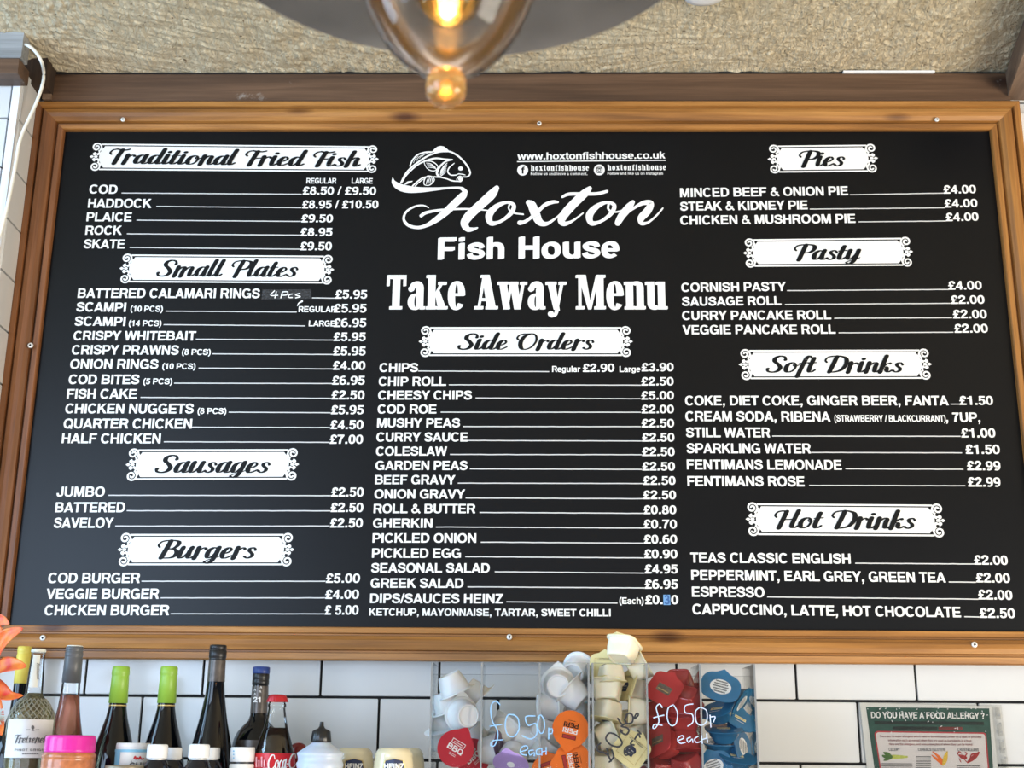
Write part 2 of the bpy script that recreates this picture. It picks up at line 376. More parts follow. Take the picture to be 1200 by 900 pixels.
g('r', .542, ms, sp([(.19,.4),(.27,.58),(.52,.645)], .18))
g('s', .774, [[(x*.82, y*.735) for x, y in p] for p in sp(spt, .2)])
g('t', .464, bx(.13,.14,.315,.93), bx(.01,.6,.45,.735), sp([(.222,.2),(.27,.085),(.45,.07)], .15))
g('u', .85, mir(rot(SANS['n'][1], .425, .3675), .425) if False else rot(SANS['n'][1], .425, .3675))
vv = pg((.28,0),(.5,0),(.21,.735),(.01,.735))
g('v', .774, vv, mir(vv, .387)); g('y', .774, vv, mir(vv, .387), pg((.1,-.27),(.28,-.27),(.5,.1),(.3,.1)))
ww = pg((.2,0),(.38,0),(.19,.735),(.0,.735)); w2 = pg((.2,0),(.37,0),(.63,.735),(.46,.735))
g('w', 1.083, ww, w2, mir(ww, .5415), mir(w2, .5415))
xx = pg((.0,0),(.24,0),(.77,.735),(.53,.735)); g('x', .774, xx, mir(xx, .387))
g('z', .7, bx(.03,.6,.66,.735), bx(.03,0,.67,.14), pg((.03,.1),(.27,.1),(.66,.63),(.43,.63)))
g('j', .387, bx(.095,-.2,.28,.735), bx(.095,.83,.28,1))

# formal script used on the section headings
SCR = {}
def pen(pts, thick=.205, thin=.062, n=7, closed=False, flat=None, caps=True):
    q = catmull(pts, n, closed); wd = []; N = len(q)
    for i in range(N):
        a = q[(i-1) % N] if closed else q[max(i-1, 0)]; b = q[(i+1) % N] if closed else q[min(i+1, N-1)]
        dx, dy = b[0]-a[0], b[1]-a[1]; d = math.hypot(dx, dy) or 1
        t = -dy/d
        k = max(0, t)**1.3 if t > 0 else .28*(-t)
        wd.append(thin+(thick-thin)*k)
    if flat: wd = [max(x, flat) for x in wd]
    return strip(q, wd, closed, caps and not closed)
def gs(ch, adv, *polys): SCR[ch] = (adv, sum(polys, []))
bowl_s = pen([(.42,.54),(.28,.59),(.13,.47),(.09,.24),(.16,.045),(.30,.09),(.43,.40)])
tail = [(.42,.25),(.455,.05),(.555,.035),(.66,.13)]
gs('a', .60, bowl_s, pen([(.455,.60),(.43,.4)]+tail))
gs('d', .62, bowl_s, pen([(.50,1.0),(.45,.5)]+tail))
gs('r', .46, pen([(.12,.60),(.12,.3),(.10,0)]), pen([(.12,.30),(.22,.50),(.34,.585),(.43,.53)], .12, .07), [disc(.42,.52,.07,.065)])
istem = [(.12,.60),(.09,.25),(.125,.045),(.23,.04),(.33,.14)]
gs('i', .31, pen(istem), [disc(.15,.82,.10,.085)])
gs('l', .31, pen([(.16,1.0),(.10,.5),(.09,.2),(.135,.04),(.23,.045),(.32,.14)]))
gs('t', .36, pen([(.17,.86),(.11,.4),(.10,.18),(.145,.04),(.25,.04),(.35,.15)]), pen([(.0,.56),(.16,.585),(.34,.60)], .07, .06))
gs('o', .58, pen([(.30,.59),(.14,.49),(.085,.27),(.15,.06),(.28,.025),(.42,.13),(.475,.34),(.42,.53)], closed=True), pen([(.40,.56),(.36,.42),(.48,.38),(.60,.46)], .06, .05))
arch = [(.11,.28),(.22,.49),(.345,.59),(.435,.52),(.42,.28),(.445,.06),(.54,.035),(.64,.13)]
gs('n', .60, pen([(.12,.60),(.11,.3),(.09,0)]), pen(arch))
gs('h', .60, pen([(.17,1.0),(.12,.5),(.09,0)]), pen(arch))
gs('m', .94, pen([(.12,.60),(.11,.3),(.09,0)]), pen([(.11,.28),(.22,.49),(.33,.59),(.41,.52),(.395,.25),(.38,0)]), pen([(x+.31, y) for x, y in arch]))
gs('u', .62, pen([(.12,.60),(.085,.22),(.15,.035),(.28,.09),(.43,.42)]), pen([(.47,.60),(.44,.4)]+[(x+.015, y) for x, y in tail]))
gs('e', .48, pen([(.10,.27),(.28,.32),(.38,.46),(.29,.585),(.15,.50),(.085,.27),(.15,.055),(.28,.025),(.48,.16)]))
gs('s', .46, pen([(.40,.47),(.30,.585),(.16,.54),(.17,.41),(.32,.25),(.33,.10),(.19,.02),(.05,.09)], .16, .07), [disc(.39,.46,.06,.055), disc(.065,.10,.065,.06)])
gs('g', .60, bowl_s, pen([(.455,.60),(.43,.2),(.37,-.14),(.22,-.27),(.09,-.19)]), pen([(.09,-.19),(.2,-.09),(.45,.02),(.62,.13)], .05, .05))
gs('y', .62, pen([(.12,.60),(.085,.22),(.15,.035),(.28,.09),(.43,.42)]), pen([(.47,.60),(.44,.2),(.37,-.14),(.22,-.27),(.09,-.19)]), pen([(.09,-.19),(.2,-.09),(.45,.02),(.62,.13)], .05, .05))
gs('f', .40, pen([(.46,.90),(.37,1.0),(.26,.9),(.20,.6),(.13,.1),(.09,-.25)]), pen([(.02,.56),(.2,.58),(.42,.60)], .07, .06))
gs('k', .56, pen([(.17,1.0),(.12,.5),(.09,0)]), pen([(.12,.28),(.27,.49),(.42,.58)], .1, .07), [disc(.42,.54,.075,.065)], pen([(.18,.33),(.30,.30),(.35,.1),(.45,.03),(.56,.13)]))
flag = [(.06,.62),(-.02,.74),(.05,.92),(.22,.985)]
fl = pen(flag, .13, .075)
gs('T', .66, fl, pen([(.2,.985),(.42,.93),(.60,.925),(.74,.98)], .1, .09), pen([(.45,.93),(.39,.5),(.36,0)], .21))
gs('F', .66, fl, pen([(.2,.985),(.42,.93),(.60,.925),(.76,.98)], .1, .09), pen([(.42,.93),(.36,.5),(.31,0)], .21), pen([(.35,.47),(.5,.48),(.66,.50)], .07, .07))
gs('P', .80, fl, pen([(.2,.985),(.5,1.0),(.75,.92),(.80,.70),(.66,.50),(.40,.45)], .19, .07), pen([(.40,.96),(.35,.5),(.30,0)], .21))
gs('B', .88, fl, pen([(.2,.985),(.5,1.0),(.72,.93),(.75,.74),(.62,.56),(.40,.52)], .18, .065), pen([(.45,.53),(.70,.49),(.83,.28),(.72,.07),(.48,.015),(.25,.03)], .2, .065), pen([(.40,.96),(.35,.5),(.29,.03)], .21))
gs('S', .74, pen([(.70,.80),(.63,.95),(.44,1.0),(.26,.90),(.25,.70),(.44,.50),(.57,.30),(.50,.09),(.30,.015),(.10,.07),(.04,.22)], .2, .08), [disc(.69,.78,.08,.08), disc(.06,.21,.085,.08)])
gs('D', .98, fl, pen([(.2,.985),(.52,1.0),(.82,.86),(.90,.50),(.76,.15),(.48,.02),(.22,.02)], .2, .065), pen([(.42,.96),(.36,.5),(.29,.03)], .21))
gs('H', 1.0, fl, pen([(.2,.985),(.32,.97),(.38,.9)], .1, .08), pen([(.40,.95),(.34,.5),(.28,0)], .2), pen([(.86,1.0),(.79,.5),(.76,.2),(.80,.05),(.90,.035),(1.0,.13)], .2), pen([(.34,.48),(.58,.50),(.80,.51)], .07, .065))
gs('O', .96, fl, pen([(.2,.985),(.40,.99),(.52,.99)], .08, .075), pen([(.54,1.0),(.28,.82),(.20,.44),(.32,.09),(.52,.01),(.76,.18),(.86,.54),(.76,.88)], .2, .06, closed=True))
gs(' ', .34)

# fat condensed slab letters
SLB = {}
def gl(ch, adv, *polys): SLB[ch] = (adv, sum(polys, []))
def serif(x0, x1, y, up=True): return bx(x0, y, x1, y+.085) if up else bx(x0, y-.085, x1, y)
def stem(x, y1, wv=.215, s=.055): return bx(x, 0, x+wv, y1)+serif(x-s, x+wv+s, 0)
XS = .80
gl('T', .60, bx(.20,0,.40,1), serif(.12,.48,0), bx(.03,.89,.57,1), bx(.02,.68,.09,1), bx(.51,.68,.58,1))
gl('a', .55, bx(.285,.04,.485,.6), ring(.285,.6,.20,.215,0,172,.19,.08), [disc(.135,.60,.085,.085)], ring(.26,.22,.215,.235,60,300,.17,.07), bx(.25,.395,.33,.46), bx(.40,0,.545,.08))
gl('k', .62, bx(.07,0,.27,1), serif(.02,.32,0), bx(.01,.915,.2,1), pg((.25,.3),(.25,.42),(.42,.76),(.5,.76)), pg((.29,.42),(.38,.56),(.60,0),(.38,0)), serif(.34,.64,0), serif(.36,.60,.8,False))
gl('e', .52, ring(.27,.40,.245,.42,0,322,.19,.075), bx(.19,.39,.50,.46))
ax = pg((.38,0),(.62,0),(.42,1),(.22,1))
gl('A', .66, ax, pg((.09,0),(.15,0),(.31,1),(.24,1)), bx(.14,.24,.5,.32), serif(.0,.25,0), serif(.33,.68,0), bx(.17,.92,.42,1))
gl('w', .84, pg((.18,0),(.36,0),(.25,.8),(.05,.8)), pg((.23,0),(.30,0),(.44,.8),(.38,.8)), pg((.50,0),(.68,0),(.57,.8),(.36,.8)), pg((.58,0),(.66,0),(.79,.8),(.72,.8)), serif(.0,.30,.8,False), serif(.33,.6,.8,False), serif(.66,.86,.8,False))
gl('y', .60, pg((.24,0),(.40,-.05),(.26,.8),(.05,.8)), pg((.27,-.12),(.35,-.05),(.52,.8),(.44,.8)), serif(.0,.31,.8,False), serif(.38,.60,.8,False), pen([(.33,.0),(.28,-.15),(.18,-.19)], .09, .09), [disc(.145,-.13,.075,.075)])
gl('M', .86, bx(.08,0,.15,1), bx(.60,0,.80,1), pg((.36,.0),(.44,.0),(.28,1),(.08,1)), pg((.36,0),(.44,0),(.68,1),(.6,1)), serif(.0,.24,0), serif(.54,.86,0), serif(.0,.27,1,False), serif(.60,.86,1,False))
nn = bx(.07,0,.26,.8)+serif(.02,.31,0)+serif(.01,.2,.8,False)
gl('n', .62, nn, ring(.365,.62,.205,.195,0,140,.19,.09), bx(.38,0,.57,.63), serif(.33,.62,0))
gl('u', .62, bx(.06,.18,.25,.8), serif(.0,.2,.8,False), ring(.265,.19,.205,.20,180,320,.19,.09), bx(.37,0,.56,.8), serif(.31,.5,.8,False), bx(.5,0,.63,.08))
gl('h', .62, bx(.07,0,.26,1), serif(.02,.31,0), serif(.01,.2,1,False), ring(.365,.62,.205,.195,0,140,.19,.09), bx(.38,0,.57,.63), serif(.33,.62,0))
gl('o', .54, ring(.27,.40,.25,.42,0,360,.19,.08)); gl('i', .34, bx(.08,0,.27,.8), serif(.02,.33,0), serif(.02,.2,.8,False), [disc(.175,.94,.1,.09)])
gl('x', .6, pg((.33,0),(.56,0),(.26,.8),(.04,.8)), pg((.06,0),(.14,0),(.53,.8),(.45,.8)), serif(0,.24,0), serif(.3,.6,0), serif(0,.3,.8,False), serif(.37,.6,.8,False))
gl('t', .42, bx(.1,.1,.29,.98), bx(.0,.72,.4,.8), sp([(.195,.2),(.24,.06),(.40,.06)], .12)); gl('f', .42, bx(.1,0,.29,.85), serif(.04,.36,0), bx(.0,.72,.4,.8), sp([(.19,.8),(.25,.95),(.4,.95)], .1))
gl('s', .48, [[(x*.5+.01, y*.8) for x, y in p] for p in sp(spt, .24)]); gl(' ', .26)

def layout(s, font, slant=0, track=0, bold=None):
    x = 0; out = []
    if bold is None: bold = (-.018, .018) if font is SANS else ((-.012, .012) if font is SLB else (0,))
    for ch in s:
        adv, polys = font[ch]
        for k, dx in enumerate(bold):
            dy = dx*.45
            for p in polys: out.append([(x+a+slant*b+dx, b+dy) for a, b in p])
        x += adv+track
    return out
def put(mb, polys, xl, yl, xr, yr, cap, Y, m=0):
    """set flat lettering on the plane Y so that it runs from pixel (xl,yl) to (xr,yr) on its baseline"""
    x0 = min(q[0] for p in polys for q in p); x1 = max(q[0] for p in polys for q in p)
    A, B = un(xl, yl, Y), un(xr, yr, Y); h = un(xl, yl-cap, Y).z-A.z
    for i, p in enumerate(polys): mb.flat([A+(B-A)*((q[0]-x0)/(x1-x0))+Vector((0, 0, h*q[1])) for q in p], m, i)
def put_px(mb, polys, ox, oy, sc, Y, m=0):
    for i, p in enumerate(polys): mb.flat([un(ox+q[0]/sc, oy+q[1]/sc, Y) for q in p], m, i)

# ------------------------------------------------------------------ setting
DW = 2.2384                                  # tile face
SHELF = TIER = CAMZ-.165
CEIL = un(600, 80, DW-.02).z
TP, TR, GR = .2025, .1022, .0044
ROW0 = CAMZ+.0852                             # a bed joint
mb = MB()
mb.box((-1.6, DW+.006, SHELF-.3), (1.6, DW+.1, CEIL+.2), 1)
COL0 = .2445
for j in range(-4, 13):
    z0 = ROW0+j*TR
    off = (COL0 if j % 2 == 0 else COL0+TP/2)
    if z0 > CEIL: continue
    for i in range(-10, 9):
        x0 = off+i*TP
        if x0 < -1.55 or x0+TP > 1.55: continue
        mb.box((x0+GR/2, DW, z0+GR/2), (x0+TP-GR/2, DW+.009, z0+TR-GR/2), 0, .0013)
tag(mb.build('wall_back', ['tile', 'grout']), kind='structure')
# ceiling with trowelled relief
mb = MB(); rows = []
NX, NY = 640, 150
for j in range(NY+1):
    y = DW+.02-.52*j/NY; row = []
    for i in range(NX+1):
        x = -1.25+2.5*i/NX
        a = .9+.8*noise.noise(Vector((x*1.3, y*1.3, 3)))
        c, s_ = math.cos(a), math.sin(a)
        u, v_ = x*c+y*s_, -x*s_+y*c
        d = -.0060*abs(noise.noise(Vector((u*42, v_*95, 0))))+.0035*noise.noise(Vector((x*22, y*22, 5)))+.0035*noise.noise(Vector((u*75, v_*150, 9)))
        row.append((x, y, CEIL-.004+d))
    rows.append(row)
mb.grid(rows, 0, True)
y1 = DW+.02-.52
mb.box((-1.25, -3.2, CEIL+.002), (1.25, y1, CEIL+.05)); mb.box((-3.2, -3.2, CEIL+.002), (-1.25, DW+.1, CEIL+.05)); mb.box((1.25, -3.2, CEIL+.002), (3.2, DW+.1, CEIL+.05))
mb.box((-1.25, y1, CEIL+.012), (1.25, DW+.1, CEIL+.05))
tag(mb.build('ceiling', 'stucco'), kind='structure')
mb = MB(); mb.box((-4, -4, -.05), (4, DW+.1, 0)); tag(mb.build('floor', wood('brown_floorboards', 1, (.12, .07, .04), (.22, .14, .08), (.32, .21, .13), .45, False, .3)), kind='structure')
# long stained rail above the board
YB = DW-.022
mb = MB()
zt, zb = un(600, 86, YB).z, un(600, 118.5, YB).z
xa, xb = un(61, 100, YB).x, un(1183, 100, YB).x
mb.box((xa, YB, zb), (xb, DW-.001, zt), 0, .002)
tag(mb.build('trim_1', 'beam'), kind='structure')
mb = MB()                                    # ragged dark joint between rail and plaster
for i in range(120):
    x = xa+(xb-xa)*i/120; wdt = (xb-xa)/120
    mb.box((x, YB+.004, zt), (x+wdt, DW-.002, zt+.004+.006*max(0, noise.noise(Vector((x*9, 0, 0))))), 0)
tag(mb.build('trim_2', 'black_gap'), kind='structure')
mb = MB(); p, q = un(988, 82.5, YB-.001), un(1095, 81.5, YB-.001)
mb.box((p.x, YB-.003, zt), (q.x, YB+.01, zt+.004)); tag(mb.build('trim_3', 'white_plastic'), kind='structure')
# right-hand post coming out along the ceiling
def prism(mb, base, dz, m=0):
    n = len(base); lo = [Vector(b) for b in base]; hi = [b+Vector((0, 0, dz)) for b in lo]
    mb.face(lo[::-1], m); mb.face(hi, m)
    for i in range(n): mb.face([lo[i], lo[(i+1) % n], hi[(i+1) % n], hi[i]], m)
mb = MB()
p = un(1183, 113, YB); zz = p.z
r64 = un(1200, 64, 1); Yq = (zz-CAMZ)/(r64.z-CAMZ); xq = r64.x*Yq; YE = YB-2.2*(YB-Yq); xe = p.x+2.2*(xq-p.x)
prism(mb, [(p.x, YB+.015, zz), (xe, YE, zz), (xe+.14, YE, zz), (p.x+.12, YB+.015, zz)], CEIL-zz-.012)
tag(mb.build('trim_4', 'post'), kind='structure')
# left tiled pier with splayed return
mb = MB()
XF = un(40, 185, DW).x; XN = XF; YN = XF/un(17, 150, 1).x
ztop = un(10, 84, YN).z
def wallpt(t, z): return Vector((XF-.004+(XN-XF+.004)*t, DW-.001+(YN-DW)*t, z))
prism(mb, [(XF-.02, DW-.001, SHELF-.3), (XN-.001, YN+.004, SHELF-.3), (-1.6, YN+.004, SHELF-.3), (-1.6, DW-.001, SHELF-.3)], ztop-(SHELF-.3), 1)
nrm = Vector((1, 0, 0))
for j in range(-3, 14):
    z0 = ztop-.0985*(j+4)+.0985*3; z1 = z0+.0985
    if z0 > ztop or z0 < SHELF-.25: continue
    z1 = min(z1, ztop)
    for a, b in ((.03, .93),):
        P = [wallpt(a, z0+.002), wallpt(b, z0+.002), wallpt(b, z1-.002), wallpt(a, z1-.002)]
        Q = [p_+nrm*.006 for p_ in P]
        mb.face(Q, 0); 
        for k in range(4): mb.face([P[k], P[(k+1) % 4], Q[(k+1) % 4], Q[k]], 0)
    off = 0 if j % 2 else .1
    for i in range(5):
        x1 = XN-.012-i*.2+(off if i else 0)-0; x0 = max(-1.6, XN-.012-(i+1)*.2+off)
        if x1 < x0+.01: continue
        mb.box((x0+.002, YN-.004, z0+.002), (x1-.002, YN+.004, z1-.002), 0, .001)
mb.box((XN-.010, YN-.006, SHELF-.3), (XN+.004, YN+.006, ztop), 2, .002)     # corner bead
mb.box((-1.5, YN-.006, ztop-.004), (XN+.004, YN+.01, ztop+.004), 2)
tag(mb.build('wall_left', ['tile', 'grout', 'white_plastic']), kind='structure')
# timber above the pier
YTB = (CEIL-CAMZ)/(un(14, 35, 1).z-CAMZ); a, b = un(-40, 67, YTB), un(28.5, 36, YTB)
mb = MB(); mb.box((a.x, YTB, a.z), (b.x, YTB+.03, CEIL-.002), 0, .002)
tag(mb.build('trim_5', 'grey_timber'), kind='structure')
mb = MB(); mb.box((a.x, YTB+.003, un(10, 84.5, YTB).z), (b.x-.004, YN-.008, a.z), 0, .001); tag(mb.build('trim_6', 'beam'), kind='structure')
mb = MB(); mb.box((XN-.05, YN+.035, un(50, 118, DW).z), (xa+.004, DW-.002, CEIL-.003), 0)  # block filling the recess, its shade put into the dark colour
tag(mb.build('trim_7', 'recess_shade'), kind='structure')
mb = MB(); mb.box((xa-.014, YB-.006, zb+.002), (xa+.003, DW-.003, zt+.004), 0, .001); tag(mb.build('trim_8', 'post'), kind='structure')
# counter the bottles stand on
mb = MB(); mb.box((-1.5, 1.74, SHELF-.04), (1.5, DW-.002, SHELF), 0)
tag(mb.build('shelf', 'white_plastic'), kind='structure')
# wall flank seen right of the frame
mb = MB(); p = un(1196, 160, DW-.004)
mb.box((p.x, DW-.006, SHELF), (1.5, DW-.001, CEIL-.09), 0); tag(mb.build('wall_right', 'white_plastic'), kind='structure')

# ------------------------------------------------------------------ menu board
YP = DW-.008; YT = YP-.0006
XL, XR, ZT, ZB = -.9071, .8672, CAMZ+1.1429, CAMZ+.2016
board = thing('menu_board', (0, DW-.002, CAMZ+.145), 'large black takeaway menu board in a varnished pine frame on the tiled wall', 'menu board')
mb = MB(); mb.box((XL-.02, YP, ZB-.02), (XR+.02, DW-.002, ZT+.02)); panel = mb.build('panel', 'board', board)
PROF = [(0, -.0005), (0, .017), (.002, .019), (.012, .020), (.0135, .0115), (.0165, .0115), (.018, .0195), (.026, .022), (.034, .0205), (.041, .0150), (.0425, .0065), (.045, .0065), (.0465, .0125), (.055, .0115), (.0565, .009), (.0565, -.0005)]
FW = .0565
def rail(name, which, mat):
    mb = MB(); rows = []
    for u, hgt in PROF:
        ins = FW-u; y = YP-hgt
        if which in 'tb':
            z = ZT+ins if which == 't' else ZB-ins
            pts = [(XL-ins, y, z), (XR+ins, y, z)]
        else:
            x = XL-ins if which == 'l' else XR+ins
            pts = [(x, y, ZB-ins), (x, y, ZT+ins)]
        rows.append([tuple(pts[0])]+[tuple(Vector(pts[0]).lerp(Vector(pts[1]), k/30)) for k in range(1, 30)]+[tuple(pts[1])])
    if which in 'br': rows = rows[::-1]
    if which in 'tl' and which == 'l': pass
    mb.grid(rows, 0, False)
    return mb.build('frame_rail', mat, board)
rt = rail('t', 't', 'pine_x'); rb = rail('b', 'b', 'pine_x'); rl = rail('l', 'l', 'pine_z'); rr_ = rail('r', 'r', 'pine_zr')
def screw(par, x, y, Y, r=.0050):
    c = un(x, y, Y); mb = MB()
    n = 14
    for rad, dy, m in ((r, -.0008, 0), (r*.92, -.0016, 0)): pass
    rows = [[(c.x+rd*math.cos(2*PI*k/n), c.y+dy, c.z+rd*math.sin(2*PI*k/n)) for k in range(n)] for rd, dy in ((r, .002), (r, -.0005), (r*.8, -.0014), (r*.42, -.0014), (r*.3, .0002))]
    mb.grid(rows[:4], 0, True, False, True); mb.grid(rows[3:], 1, True, False, True); mb.face(rows[-1], 1)
    mb.build('screw', ['screw', 'hole'], par)
for x, y in ((50, 747.5), (597, 746.5), (1142, 755.5)): screw(rb, x, y, YP-.022)
for x, y in ((144, 140), (632, 144.5), (1098, 140)): screw(rt, x, y, YP-.0215, .0042)
screw(rl, 35.6, 404.7, YP-.0215)
